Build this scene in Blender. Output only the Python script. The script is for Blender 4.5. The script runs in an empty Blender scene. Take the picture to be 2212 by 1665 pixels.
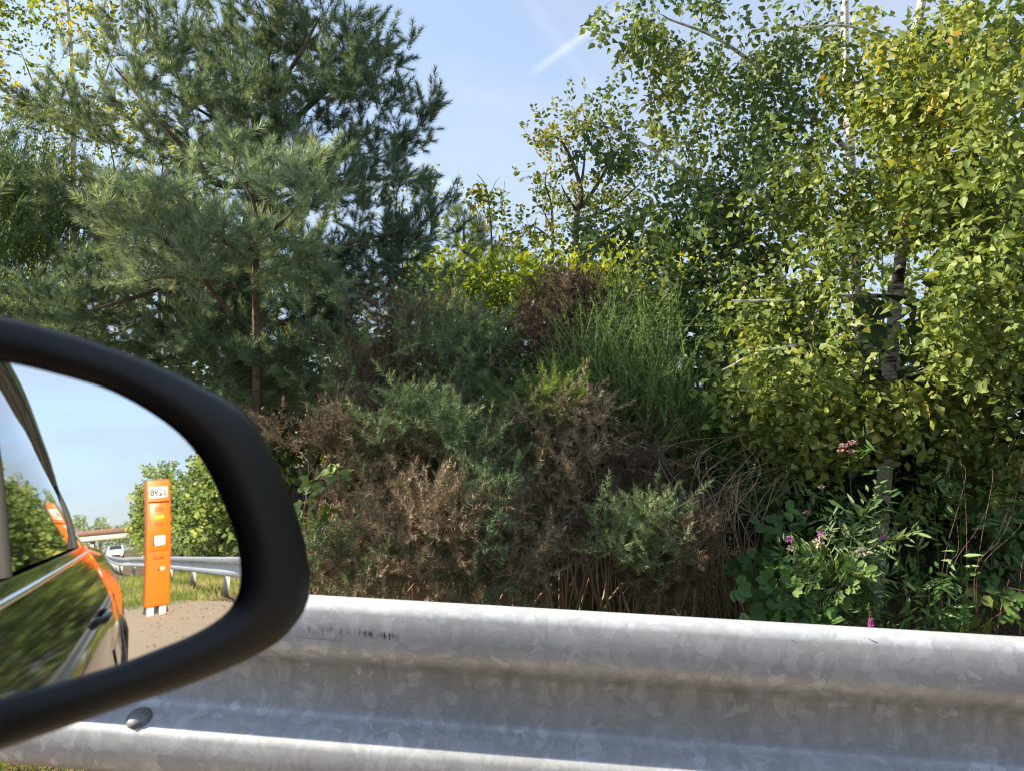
import bpy, math, random
import numpy as np
from mathutils import Vector
rng = np.random.default_rng(7)
random.seed(7)
S = bpy.context.scene
COL = S.collection

# ------------------------------------------------------------------ camera
W, H, F = 2212., 1665., 1600.
CAM = np.array([0, 0, 1.005])
yaw, pitch, roll = math.radians(6), math.radians(5), math.radians(2.1)
Fw = np.array([math.cos(yaw)*math.cos(pitch), math.sin(yaw)*math.cos(pitch), math.sin(pitch)])
R0 = np.array([math.sin(yaw), -math.cos(yaw), 0]); U0 = np.cross(R0, Fw)
RT = math.cos(roll)*R0 + math.sin(roll)*U0
UP = -math.sin(roll)*R0 + math.cos(roll)*U0
cd = bpy.data.cameras.new('camera'); cam = bpy.data.objects.new('camera', cd); COL.objects.link(cam)
from mathutils import Matrix
cam.matrix_world = Matrix([[RT[0], UP[0], -Fw[0], CAM[0]], [RT[1], UP[1], -Fw[1], CAM[1]], [RT[2], UP[2], -Fw[2], CAM[2]], [0, 0, 0, 1]])
cd.sensor_width = 36; cd.lens = 36*F/W; cd.clip_start = 0.02; cd.clip_end = 3000
cd.dof.use_dof = True; cd.dof.focus_distance = 3.4; cd.dof.aperture_fstop = cd.lens*1e-3/0.0021
S.camera = cam

# ------------------------------------------------------------------ sky and sun
SUN_AZ = math.radians(92); SUN_EL = math.radians(29)      # azimuth from +X towards +Y
w = bpy.data.worlds.new("World"); S.world = w; w.use_nodes = True
nt = w.node_tree; N = nt.nodes; L = nt.links
bg = N['Background']; bg.inputs['Strength'].default_value = 0.125
sky = N.new('ShaderNodeTexSky'); sky.sky_type = 'NISHITA'; sky.sun_disc = False
sky.sun_elevation = SUN_EL; sky.sun_rotation = math.pi/2 - SUN_AZ
sky.air_density = 1.0; sky.dust_density = 0.25; sky.ozone_density = 2.0
geo = N.new('ShaderNodeTexCoord')
mp = N.new('ShaderNodeMapping'); mp.inputs['Scale'].default_value = (1.0, 1.6, 4.0); mp.inputs['Rotation'].default_value = (0.1, 0.12, 0.5)
L.new(geo.outputs['Generated'], mp.inputs['Vector'])
n1 = N.new('ShaderNodeTexNoise'); n1.inputs['Scale'].default_value = 2.2; n1.inputs['Detail'].default_value = 7; n1.inputs['Roughness'].default_value = .55; n1.inputs['Distortion'].default_value = .5
L.new(mp.outputs[0], n1.inputs['Vector'])
cr = N.new('ShaderNodeMapRange'); cr.inputs[1].default_value = .40; cr.inputs[2].default_value = .78; cr.inputs[3].default_value = .42; cr.inputs[4].default_value = .85
L.new(n1.outputs['Fac'], cr.inputs[0])
mx = N.new('ShaderNodeMixRGB'); mx.inputs[2].default_value = (2.25, 2.42, 2.75, 1)
L.new(cr.outputs[0], mx.inputs[0]); L.new(sky.outputs[0], mx.inputs[1]); 
def sky_dir(u, v): d = Fw+(u-W/2)/F*RT-(v-H/2)/F*UP; return d/np.linalg.norm(d)
sx = N.new('ShaderNodeSeparateXYZ'); L.new(geo.outputs['Generated'], sx.inputs[0])
hz = N.new('ShaderNodeMapRange'); hz.interpolation_type = 'SMOOTHSTEP'; hz.inputs[1].default_value = .02; hz.inputs[2].default_value = .42; hz.inputs[3].default_value = .72; hz.inputs[4].default_value = 0; L.new(sx.outputs[2], hz.inputs[0])
mh = N.new('ShaderNodeMixRGB'); mh.inputs[2].default_value = (1.45, 1.6, 1.85, 1); L.new(hz.outputs[0], mh.inputs[0]); L.new(mx.outputs[0], mh.inputs[1])
cur = mh.outputs[0]
for (a, b, wd, st_) in (((1160, 150), (1345, 15), .0032, .26), ((905, 360), (1075, 470), .006, .22), ((1150, 15), (1290, 200), .006, .07)):
    A_, B_ = sky_dir(*a), sky_dir(*b); nn_ = np.cross(A_, B_); nn_ /= np.linalg.norm(nn_); md = (A_+B_)/np.linalg.norm(A_+B_); hl = math.cos(math.acos(A_@B_)/2*1.3)
    def vm(op, x, y):
        q = N.new('ShaderNodeVectorMath'); q.operation = op; L.new(x, q.inputs[0]); q.inputs[1].default_value = tuple(y); return q.outputs['Value']
    def mr(x, f0, f1, t0, t1):
        q = N.new('ShaderNodeMapRange'); L.new(x, q.inputs[0]); q.inputs[1].default_value = f0; q.inputs[2].default_value = f1; q.inputs[3].default_value = t0; q.inputs[4].default_value = t1; return q.outputs[0]
    def mu(op, x, y):
        q = N.new('ShaderNodeMath'); q.operation = op; L.new(x, q.inputs[0])
        if y is not None: L.new(y, q.inputs[1])
        return q.outputs[0]
    across = mr(mu('ABSOLUTE', vm('DOT_PRODUCT', geo.outputs['Generated'], nn_), None), wd*.2, wd*2.2, st_, 0)
    endf = mr(vm('DOT_PRODUCT', geo.outputs['Generated'], md), hl, 1-(1-hl)*.4, 0, 1)
    fac = mu('MULTIPLY', mu('MULTIPLY', across, endf), mr(n1.outputs['Fac'], .3, .6, .5, 1))
    m2 = N.new('ShaderNodeMixRGB'); m2.inputs[2].default_value = (4.6, 4.6, 4.8, 1); L.new(fac, m2.inputs[0]); L.new(cur, m2.inputs[1]); cur = m2.outputs[0]
L.new(cur, bg.inputs['Color'])
sd = bpy.data.lights.new('sun', 'SUN'); sd.energy = 5.0; sd.angle = math.radians(.53); sd.color = (1, .87, .67)
so = bpy.data.objects.new('sun', sd); COL.objects.link(so)
sv = Vector((math.cos(SUN_AZ)*math.cos(SUN_EL), math.sin(SUN_AZ)*math.cos(SUN_EL), math.sin(SUN_EL)))
so.rotation_euler = sv.to_track_quat('Z', 'Y').to_euler(); so.location = (10, 10, 20)
S.view_settings.view_transform = 'Standard'; S.view_settings.look = 'None'
S.view_settings.exposure = 1.42; S.view_settings.gamma = 1
S.cycles.max_bounces = 10; S.cycles.transparent_max_bounces = 12
S.cycles.sample_clamp_indirect = 6
S.cycles.denoising_prefilter = 'ACCURATE'; S.cycles.filter_width = 1.15

# ------------------------------------------------------------------ helpers
def at(u, v, d):
    return CAM + d*(Fw + (u-W/2)/F*RT - (v-H/2)/F*UP)
def gz(x, y):
    """ground height"""
    x = np.asarray(x, float); y = np.asarray(y, float)
    k = np.clip((x-3.2)/5.0, 0, 1); k = k*k*(3-2*k)
    f = np.clip((y+6)/4.0, 0, 1)
    return (-.02 + .80*k*f + .03*np.sin(x*1.7+y*.9)*np.clip((x-1.6)/1.5, 0, 1) - .10*np.clip((-x-14)/6, 0, 1))
def new_mat(name):
    m = bpy.data.materials.new(name); m.use_nodes = True
    return m, m.node_tree.nodes, m.node_tree.links, m.node_tree.nodes['Principled BSDF']
def simple(name, col, rough=.6, metal=0, spec=.5, coat=0, emit=None, noise=0, nscale=30, bump=0):
    m, N, L, b = new_mat(name)
    b.inputs['Base Color'].default_value = (*col, 1); b.inputs['Roughness'].default_value = rough
    b.inputs['Metallic'].default_value = metal; b.inputs['Specular IOR Level'].default_value = spec
    b.inputs['Coat Weight'].default_value = coat; b.inputs['Coat Roughness'].default_value = .03
    if emit: b.inputs['Emission Color'].default_value = (*emit[:3], 1); b.inputs['Emission Strength'].default_value = emit[3]
    if noise or bump:
        tc = N.new('ShaderNodeTexCoord'); n = N.new('ShaderNodeTexNoise'); n.inputs['Scale'].default_value = nscale; n.inputs['Detail'].default_value = 6
        L.new(tc.outputs['Object'], n.inputs['Vector'])
        if noise:
            r = N.new('ShaderNodeMapRange'); r.inputs[1].default_value = .3; r.inputs[2].default_value = .7; r.inputs[3].default_value = 1-noise; r.inputs[4].default_value = 1+noise
            L.new(n.outputs['Fac'], r.inputs[0])
            v = N.new('ShaderNodeVectorMath'); v.operation = 'SCALE'; v.inputs[0].default_value = col
            L.new(r.outputs[0], v.inputs['Scale']); L.new(v.outputs[0], b.inputs['Base Color'])
        if bump:
            bp = N.new('ShaderNodeBump'); bp.inputs['Strength'].default_value = bump; bp.inputs['Distance'].default_value = .01
            L.new(n.outputs['Fac'], bp.inputs['Height']); L.new(bp.outputs[0], b.inputs['Normal'])
    return m
def leaf_mat(name, stops, trans=.45, rough=.45, spec=.35, tint=(1.25, 1.15, .5)):
    """stops: [(pos, colour)] looked up by each leaf's own random tone"""
    m, N, L, b = new_mat(name)
    a = N.new('ShaderNodeAttribute'); a.attribute_name = 'tone'
    r = N.new('ShaderNodeValToRGB'); e = r.color_ramp.elements
    e[0].position = stops[0][0]; e[0].color = (*stops[0][1], 1)
    e[1].position = stops[-1][0]; e[1].color = (*stops[-1][1], 1)
    for p, c in stops[1:-1]:
        k = e.new(p); k.color = (*c, 1)
    L.new(a.outputs['Fac'], r.inputs[0]); L.new(r.outputs[0], b.inputs['Base Color'])
    b.inputs['Roughness'].default_value = rough; b.inputs['Specular IOR Level'].default_value = spec
    if trans:
        t = N.new('ShaderNodeBsdfTranslucent'); v = N.new('ShaderNodeVectorMath'); v.operation = 'MULTIPLY'; v.inputs[1].default_value = tint
        L.new(r.outputs[0], v.inputs[0]); L.new(v.outputs[0], t.inputs['Color'])
        mxs = N.new('ShaderNodeMixShader'); mxs.inputs[0].default_value = trans
        L.new(b.outputs[0], mxs.inputs[1]); L.new(t.outputs[0], mxs.inputs[2]); L.new(mxs.outputs[0], N['Material Output'].inputs['Surface'])
    return m

class Mass:
    """collects polygons as numpy arrays; ONE mesh object when built"""
    def __init__(s): s.V = []; s.T = []; s.loops = []; s.sizes = []; s.n = 0
    def add(s, V, faces, tone=0.5):
        V = np.asarray(V, float).reshape(-1, 3); s.V.append(V)
        s.T.append(np.full(len(V), tone) if np.isscalar(tone) else np.asarray(tone, float))
        by = {}
        for f in faces: by.setdefault(len(f), []).append(f)
        for k, fs in by.items():
            s.loops.append(np.asarray(fs, int).ravel()+s.n); s.sizes.append(np.full(len(fs), k))
        s.n += len(V)
    def proto(s, P, mats, pos, tone):
        """P=(V, F list of equal-size faces, ptone); mats (n,3,3) columns = axes; pos (n,3); tone (n,)"""
        V, Fc, pt = P; n = len(pos)
        if n == 0: return
        X = np.einsum('nij,vj->nvi', mats, V) + pos[:, None, :]
        s.V.append(X.reshape(-1, 3))
        s.T.append(np.mod(tone[:, None] + pt[None, :], 1.0).ravel())
        off = (np.arange(n)*len(V))[:, None] + s.n
        Fc = np.asarray(Fc); s.loops.append((Fc.ravel()[None, :] + off).ravel())
        s.sizes.append(np.full(n*len(Fc), Fc.shape[1])); s.n += n*len(V)
    def build(s, name, mat, parent=None, smooth=False, mats=None):
        V = np.concatenate(s.V); Lp = np.concatenate(s.loops); Sz = np.concatenate(s.sizes)
        me = bpy.data.meshes.new(name); me.vertices.add(len(V)); me.vertices.foreach_set('co', V.ravel())
        me.loops.add(len(Lp)); me.loops.foreach_set('vertex_index', Lp.astype(np.int32))
        me.polygons.add(len(Sz)); st = np.concatenate([[0], np.cumsum(Sz)[:-1]])
        me.polygons.foreach_set('loop_start', st.astype(np.int32)); me.polygons.foreach_set('loop_total', Sz.astype(np.int32))
        if smooth: me.polygons.foreach_set('use_smooth', np.ones(len(Sz), bool))
        me.update(calc_edges=True)
        at_ = me.attributes.new('tone', 'FLOAT', 'POINT'); at_.data.foreach_set('value', np.concatenate(s.T).astype(np.float32))
        for q in (mats or [mat]): me.materials.append(q)
        if mats: me.polygons.foreach_set('material_index', np.concatenate([np.full(len(z), i) for z, i in zip(s.sizes, s.mi)]).astype(np.int32))
        o = bpy.data.objects.new(name, me); COL.objects.link(o)
        if parent is not None: o.parent = parent
        return o
    # shapes
    def box(s, c, sz, tone=.5, rot=None):
        c = np.array(c, float); h = np.array(sz, float)/2
        V = np.array([[x, y, z] for x in (-1, 1) for y in (-1, 1) for z in (-1, 1)])*h
        if rot is not None: V = V @ np.array(rot).T
        s.add(V+c, [(0, 1, 3, 2), (4, 6, 7, 5), (0, 4, 5, 1), (2, 3, 7, 6), (0, 2, 6, 4), (1, 5, 7, 3)], tone)
    def tube(s, pts, rad, sides=6, tone=.5, cap=False):
        pts = np.asarray(pts, float); n = len(pts); rad = np.broadcast_to(rad, (n,))
        T = np.gradient(pts, axis=0); T /= np.linalg.norm(T, axis=1)[:, None]+1e-9
        ref = np.array([.31, .87, .38]); A = np.cross(T, ref); A /= np.linalg.norm(A, axis=1)[:, None]+1e-9; B = np.cross(T, A)
        a = np.arange(sides)/sides*2*math.pi
        V = pts[:, None, :] + rad[:, None, None]*(np.cos(a)[None, :, None]*A[:, None, :] + np.sin(a)[None, :, None]*B[:, None, :])
        i = np.arange(n-1)[:, None]*sides; j = np.arange(sides)[None, :]; k = (j+1) % sides
        Fc = np.stack([i+j, i+k, i+sides+k, i+sides+j], -1).reshape(-1, 4)
        s.V.append(V.reshape(-1, 3)); s.T.append(np.full(n*sides, tone)); s.loops.append(Fc.ravel()+s.n); s.sizes.append(np.full(len(Fc), 4))
        if cap:
            s.loops.append(np.arange(sides)[::-1]+s.n); s.sizes.append(np.array([sides]))
            s.loops.append(np.arange(sides)+s.n+(n-1)*sides); s.sizes.append(np.array([sides]))
        s.n += n*sides
def obj(name, V, faces, mat, parent=None, smooth=False):
    m = Mass(); m.add(V, faces); return m.build(name, mat, parent, smooth)
def tag(o, label=None, cat=None, group=None, kind=None):
    if label: o['label'] = label
    if cat: o['category'] = cat
    if group: o['group'] = group
    if kind: o['kind'] = kind
    return o
def empty(name, loc=(0, 0, 0)):
    o = bpy.data.objects.new(name, None); o.location = loc; COL.objects.link(o); return o
def bevel(o, wd=.004, seg=2):
    b = o.modifiers.new('b', 'BEVEL'); b.width = wd; b.segments = seg; b.limit_method = 'ANGLE'; return o

def rand_unit(n):
    v = rng.normal(size=(n, 3)); return v/np.linalg.norm(v, axis=1)[:, None]
def frames(T, spin=None, up=None):
    """matrices whose Z column is T; X column faces `up` as far as possible (or random)"""
    n = len(T); T = T/(np.linalg.norm(T, axis=1)[:, None]+1e-9)
    r = rand_unit(n) if up is None else np.broadcast_to(up, (n, 3)) + rand_unit(n)*(.35 if spin is None else spin)
    X = np.cross(T, np.cross(r, T)); X /= np.linalg.norm(X, axis=1)[:, None]+1e-9
    Y = np.cross(T, X)
    return np.stack([X, Y, T], -1)

# ---- leaf prototypes (lie along +Z, face +X)
def leaf_quads(base, dirv, nrm, ln, wd, fold=.25, kind='birch'):
    dirv = dirv/np.linalg.norm(dirv); side = np.cross(nrm, dirv); side /= np.linalg.norm(side)+1e-9; nr = np.cross(dirv, side)
    if kind == 'birch': pr = [(0, 0), (.5, .30), (.27, .68), (0, 1)]
    elif kind == 'oval': pr = [(0, 0), (.46, .28), (.44, .68), (0, 1)]
    elif kind == 'lance': pr = [(0, 0), (.5, .3), (.36, .65), (0, 1)]
    elif kind == 'oak': pr = [(0, 0), (.22, .25), (.5, .7), (0, 1)]
    P = lambda x, y: base + dirv*ln*y + side*wd*x + nr*(abs(x)*fold*wd - .12*ln*y*y)
    a = [P(*pr[0]), P(*pr[1]), P(*pr[2]), P(*pr[3]), P(-pr[2][0], pr[2][1]), P(-pr[1][0], pr[1][1])]
    return a, [(0, 1, 2, 3), (0, 3, 4, 5)]
def spray(n, length, ll, lw, droop=.5, kind='birch', spread=.9, petiole=.015, fan=None, sized=.3, face=None):
    """a twig with n leaves; origin at its base, along +Z"""
    V = []; Fc = []; T = []
    for i in range(n):
        t = (i+.6)/n; side = 1 if i % 2 else -1
        b = np.array([rng.normal()*.006, rng.normal()*.006, t*length])
        ang = rng.uniform(.5, 1.2)*spread; az = (0 if side > 0 else math.pi) + rng.normal()*.7
        d = np.array([math.sin(ang)*math.cos(az)*.6, math.sin(ang)*math.sin(az+math.pi/2), math.cos(ang)])
        nr = rand_unit(1)[0]*.9 + np.array([1, 0, 0]) if face is None else np.array(face)+rand_unit(1)[0]*.5
        sc = 1 + rng.uniform(-sized, sized)
        q, f = leaf_quads(b + d*petiole, d, nr, ll*sc, lw*sc, kind=kind, fold=rng.uniform(.1, .5))
        k = len(V); V += q; Fc += [tuple(k+j for j in ff) for ff in f]; T += [rng.uniform(-.09, .09)]*6
    return np.array(V), Fc, np.array(T)
def brush(n, length, nl, w_=.0022, ang=.85, tip=False, curve=.3):
    """pine or spine brush: n needles along a stem piece"""
    V = []; Fc = []; T = []
    for i in range(n):
        t = rng.uniform(0, 1); az = rng.uniform(0, 2*math.pi); a = ang*(rng.uniform(.75, 1.2))
        if tip: a *= (1-.75*t)
        d = np.array([math.sin(a)*math.cos(az), math.sin(a)*math.sin(az), math.cos(a)])
        b = np.array([0, 0, t*length]); s_ = np.cross(d, rand_unit(1)[0]); s_ /= np.linalg.norm(s_)
        l = nl*rng.uniform(.75, 1.15)
        k = len(V); V += [b-s_*w_/2, b+s_*w_/2, b+d*l + np.array([0, 0, curve*l*.2])]
        Fc.append((k, k+1, k+2)); T += [rng.uniform(-.15, .15)]*3
    return np.array(V), Fc, np.array(T)

# ---- growth of branches towards tips
def bez(p0, p1, p2, n):
    t = np.linspace(0, 1, n)[:, None]; return (1-t)**2*p0 + 2*t*(1-t)*p1 + t*t*p2
def smooth_path(pts, n=10):
    pts = np.asarray(pts, float)
    if len(pts) < 3: t = np.linspace(0, 1, n)[:, None]; return pts[0]*(1-t)+pts[-1]*t
    out = []; P = np.vstack([2*pts[0]-pts[1], pts, 2*pts[-1]-pts[-2]])
    per = max(2, int(n/(len(pts)-1)))
    for i in range(1, len(P)-2):
        for k in range(per):
            t = k/per; a, b, c, d = P[i-1], P[i], P[i+1], P[i+2]
            out.append(.5*((2*b)+(-a+c)*t+(2*a-5*b+4*c-d)*t*t+(-a+3*b-3*c+d)*t**3))
    out.append(P[-2]); return np.array(out)
def grow(limbs, tips, zbias=.6, lift=.15, jit=.05, maxlen=9):
    """limbs: list of (pts, r0, r1). returns list of (path, r0)"""
    cp = []; cr_ = []
    for p, r0, r1 in limbs:
        cp.append(p); cr_.append(np.linspace(r0, r1, len(p)))
    cp = np.concatenate(cp); cr_ = np.concatenate(cr_)
    cap = len(cp) + len(tips)*3 + 5; C = np.zeros((cap, 3)); RR = np.zeros(cap); n = len(cp); C[:n] = cp; RR[:n] = cr_
    d0 = np.array([np.min(np.linalg.norm(cp-t, axis=1)) for t in tips]); paths = []
    for ti in np.argsort(d0):
        t = tips[ti]; dv = C[:n]-t; dist = np.sqrt((dv**2).sum(1)) + zbias*np.maximum(0, dv[:, 2]+.05)
        j = int(np.argmin(dist)); p0 = C[j].copy(); ln = np.linalg.norm(t-p0)
        if ln > maxlen: continue
        mid = (p0+t)/2 + np.array([0, 0, -lift*ln]) + rand_unit(1)[0]*jit*ln
        pa = bez(p0, mid, t, 5); r0 = min(RR[j]*.7, .0016+.010*ln)
        paths.append((pa, r0))
        C[n:n+3] = pa[[2, 3, 4]]; RR[n:n+3] = [r0*.8, r0*.65, r0*.5]; n += 3
    return paths
def blob_tips(blobs, dens=1.0, shell=.5, cl=7, tight=1.0):
    out = []
    for (u, v, d, ru, rv, rd, n) in blobs:
        n = max(3, int(n*dens)); m = max(2, n//cl); p = rand_unit(m)*(rng.uniform(0, 1, m)**(shell/1.5))[:, None]; c = at(u, v, d)
        ctr = c + (p[:, :1]*ru*d/F)*RT + (p[:, 1:2]*rv*d/F)*UP + p[:, 2:]*rd*Fw
        sg = np.array([1, 1, .55])*.030*tight*d*min(1, max(ru, rv)/70)
        out.append(ctr[rng.integers(0, m, n)] + rng.normal(size=(n, 3))*sg)
    return np.concatenate(out)
def px(*pts):
    return np.array([at(*p) for p in pts])
def along(paths, s0=.35, step=.06, drop=0):
    """positions and directions along the outer part of each path"""
    P = []; T = []; K = []
    for i, (pa, r) in enumerate(paths):
        seg = np.diff(pa, axis=0); sl = np.linalg.norm(seg, axis=1); tot = sl.sum()
        m = max(1, int(tot*(1-s0)/step)); cs = np.concatenate([[0], np.cumsum(sl)])
        for q in range(m):
            s_ = tot - q*step*rng.uniform(.85, 1.1)
            if s_ < 0: break
            j = min(len(sl)-1, max(0, int(np.searchsorted(cs, s_)-1))); t = (s_-cs[j])/(sl[j]+1e-9)
            P.append(pa[j]+seg[j]*t); T.append(seg[j]/(sl[j]+1e-9)); K.append(q)
    return np.array(P), np.array(T), np.array(K)

# ------------------------------------------------------------------ materials
M = {}
M['bark_pine'] = simple('pine bark', (.115, .080, .055), .9, noise=.45, nscale=25, bump=.8)
M['bark_dark'] = simple('dark bark', (.075, .055, .04), .9, noise=.4, nscale=30, bump=.6)
M['twig_dead'] = simple('dead twigs', (.30, .225, .15), .9, noise=.4, nscale=12)
M['twig_red'] = simple('birch twig', (.12, .07, .045), .7, noise=.3, nscale=20)
def birch_bark():
    m, N, L, b = new_mat('birch bark'); tc = N.new('ShaderNodeTexCoord')
    mp = N.new('ShaderNodeMapping'); mp.inputs['Scale'].default_value = (6, 6, 26); L.new(tc.outputs['Object'], mp.inputs['Vector'])
    n = N.new('ShaderNodeTexNoise'); n.inputs['Scale'].default_value = 2.0; n.inputs['Detail'].default_value = 5; L.new(mp.outputs[0], n.inputs['Vector'])
    n2 = N.new('ShaderNodeTexNoise'); n2.inputs['Scale'].default_value = 7; L.new(tc.outputs['Object'], n2.inputs['Vector'])
    ad = N.new('ShaderNodeMath'); ad.operation = 'ADD'; L.new(n.outputs['Fac'], ad.inputs[0]); L.new(n2.outputs['Fac'], ad.inputs[1])
    r = N.new('ShaderNodeValToRGB'); L.new(ad.outputs[0], r.inputs[0]); e = r.color_ramp.elements
    e[0].position = .37; e[0].color = (.035, .028, .022, 1); e[1].position = .49; e[1].color = (.74, .69, .59, 1)
    k = e.new(.43); k.color = (.30, .25, .19, 1)
    dv = N.new('ShaderNodeMath'); dv.operation = 'MULTIPLY'; dv.inputs[1].default_value = .5; L.new(ad.outputs[0], dv.inputs[0]); L.new(dv.outputs[0], r.inputs[0])
    L.new(r.outputs[0], b.inputs['Base Color']); b.inputs['Roughness'].default_value = .75
    bp = N.new('ShaderNodeBump'); bp.inputs['Strength'].default_value = .5; bp.inputs['Distance'].default_value = .01; L.new(ad.outputs[0], bp.inputs['Height']); L.new(bp.outputs[0], b.inputs['Normal'])
    return m
M['bark_birch'] = birch_bark()
M['needle'] = leaf_mat('pine needles', [(0, (.080, .140, .092)), (.5, (.145, .225, .145)), (1, (.27, .35, .22))], trans=.25, rough=.5, spec=.4, tint=(1.5, 1.3, .6))
M['needle_sunlit'] = leaf_mat('sunlit pine needles', [(0, (.15, .24, .16)), (.5, (.23, .33, .22)), (1, (.38, .46, .29))], trans=.25, rough=.5, spec=.4, tint=(1.4, 1.3, .7))  # lighter copy of the needles, sunlight put into the colour
M['birch'] = leaf_mat('birch leaf', [(0, (.085, .14, .04)), (.45, (.165, .235, .06)), (.80, (.27, .33, .09)), (.95, (.38, .40, .10)), (1, (.45, .24, .05))], trans=.40, rough=.48, spec=.35, tint=(1.3, 1.15, .5))  # sunlit yellow is part of this leaf colour
M['birch_shaded'] = leaf_mat('shaded birch leaf', [(0, (.055, .105, .045)), (.6, (.115, .18, .065)), (.93, (.20, .26, .08)), (1, (.40, .34, .08))], trans=.38, rough=.5, spec=.35, tint=(1.3, 1.15, .5))  # darker, less yellow birch copy, shade put into the colour
M['birch_backlit'] = leaf_mat('backlit birch leaf', [(0, (.08, .13, .025)), (.5, (.17, .21, .03)), (1, (.36, .33, .04))], trans=.6)  # yellow glow of backlight put into the leaf colour
M['oak'] = leaf_mat('oak leaf', [(0, (.07, .12, .025)), (.6, (.14, .19, .035)), (1, (.27, .25, .05))], trans=.5)
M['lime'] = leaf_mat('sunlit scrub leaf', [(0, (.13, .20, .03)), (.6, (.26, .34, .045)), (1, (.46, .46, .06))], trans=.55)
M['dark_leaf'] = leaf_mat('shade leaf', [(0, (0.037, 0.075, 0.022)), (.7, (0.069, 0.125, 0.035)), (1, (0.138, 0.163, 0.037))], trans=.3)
M['gorse'] = leaf_mat('gorse spine', [(0, (.085, .140, .070)), (.6, (.160, .235, .115)), (1, (.29, .34, .15))], trans=.15, rough=.6)
M['gorse_lime'] = leaf_mat('young gorse spine', [(0, (.10, .18, .04)), (1, (.22, .30, .07))], trans=.25, rough=.6)
M['gorse_dead'] = leaf_mat('dead gorse spine', [(0, (.105, .080, .048)), (.5, (.22, .175, .11)), (1, (.45, .37, .245))], trans=.1, rough=.9, tint=(1, .85, .6))
M['gorse_rust'] = leaf_mat('rust brown dead spine', [(0, (.080, .060, .040)), (.6, (.145, .108, .070)), (1, (.24, .18, .12))], trans=.1, rough=.9, tint=(1, .85, .6))
M['broom'] = leaf_mat('broom stem', [(0, (.065, .13, .04)), (.6, (.115, .20, .055)), (1, (.19, .27, .085))], trans=.2, rough=.6)
M['bramble'] = leaf_mat('bramble leaf', [(0, (.05, .11, .03)), (.6, (.085, .18, .045)), (.93, (.16, .24, .06)), (1, (.34, .25, .05))], trans=.25, rough=.6, spec=.3)
M['herb'] = leaf_mat('herb leaf', [(0, (0.062, 0.138, 0.037)), (.7, (0.125, 0.225, 0.062)), (1, (0.275, 0.300, 0.100))], trans=.3)
M['thistle'] = leaf_mat('thistle leaf', [(0, (.08, .14, .05)), (.7, (.13, .20, .075)), (1, (.27, .28, .11))], trans=.25)
M['grass'] = leaf_mat('grass blade', [(0, (.10, .15, .03)), (.6, (.19, .23, .05)), (1, (.40, .34, .14))], trans=.35)
M['litter'] = leaf_mat('dead leaf', [(0, (.14, .08, .045)), (.6, (.26, .15, .08)), (1, (.45, .28, .15))], trans=.1, rough=.9)
M['pink'] = simple('pink floret', (.50, .27, .27), .8, noise=.3, nscale=90)
M['magenta'] = simple('magenta petal', (.42, .05, .32), .7, noise=.3, nscale=90)
M['purple'] = simple('thistle floret', (.40, .10, .45), .7)
M['fluff'] = simple('seed down', (.62, .55, .45), .9)
M['concrete'] = simple('concrete', (.42, .40, .35), .85, noise=.2, nscale=14, bump=.3)
M['orange'] = simple('orange enamel', (.62, .105, .003), .38, noise=.05, nscale=5)
M['orange_dark'] = simple('orange groove', (.50, .07, .005), .6)
M['yellow_label'] = simple('yellow label', (.85, .55, .03), .5)
M['white'] = simple('white sign', (.80, .80, .76), .5)
M['black'] = simple('black print', (.02, .02, .02), .6)
M['rubber'] = simple('tyre rubber', (.02, .02, .02), .8)
M['paint'] = simple('black car paint', (.005, .006, .007), .06)
M['chrome'] = simple('chrome trim', (.7, .7, .72), .15, metal=1)
M['housing'] = simple('satin black plastic', (.006, .0065, .008), .42, spec=.45, bump=.05, nscale=600)
M['seam'] = simple('housing seam', (.05, .05, .055), .5)
M['trim'] = simple('dark interior trim', (.03, .03, .03), .8)
M['car_glass'] = simple('tinted glass', (.01, .014, .014), .02, spec=.9, coat=1)
M['rim'] = simple('alloy rim', (.5, .5, .52), .3, metal=1)
M['silver'] = simple('silver paint', (.70, .70, .70), .3, coat=.6)
M['red_lamp'] = simple('red lamp glass', (.5, .02, .02), .2)
M['parapet'] = simple('brown parapet panel', (.16, .09, .065), .8, noise=.2, nscale=2)
mm, N_, L_, b_ = new_mat('mirror glass'); b_.inputs['Base Color'].default_value = (.86, .88, .88, 1); b_.inputs['Metallic'].default_value = 1; b_.inputs['Roughness'].default_value = 0; M['mirror'] = mm
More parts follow.
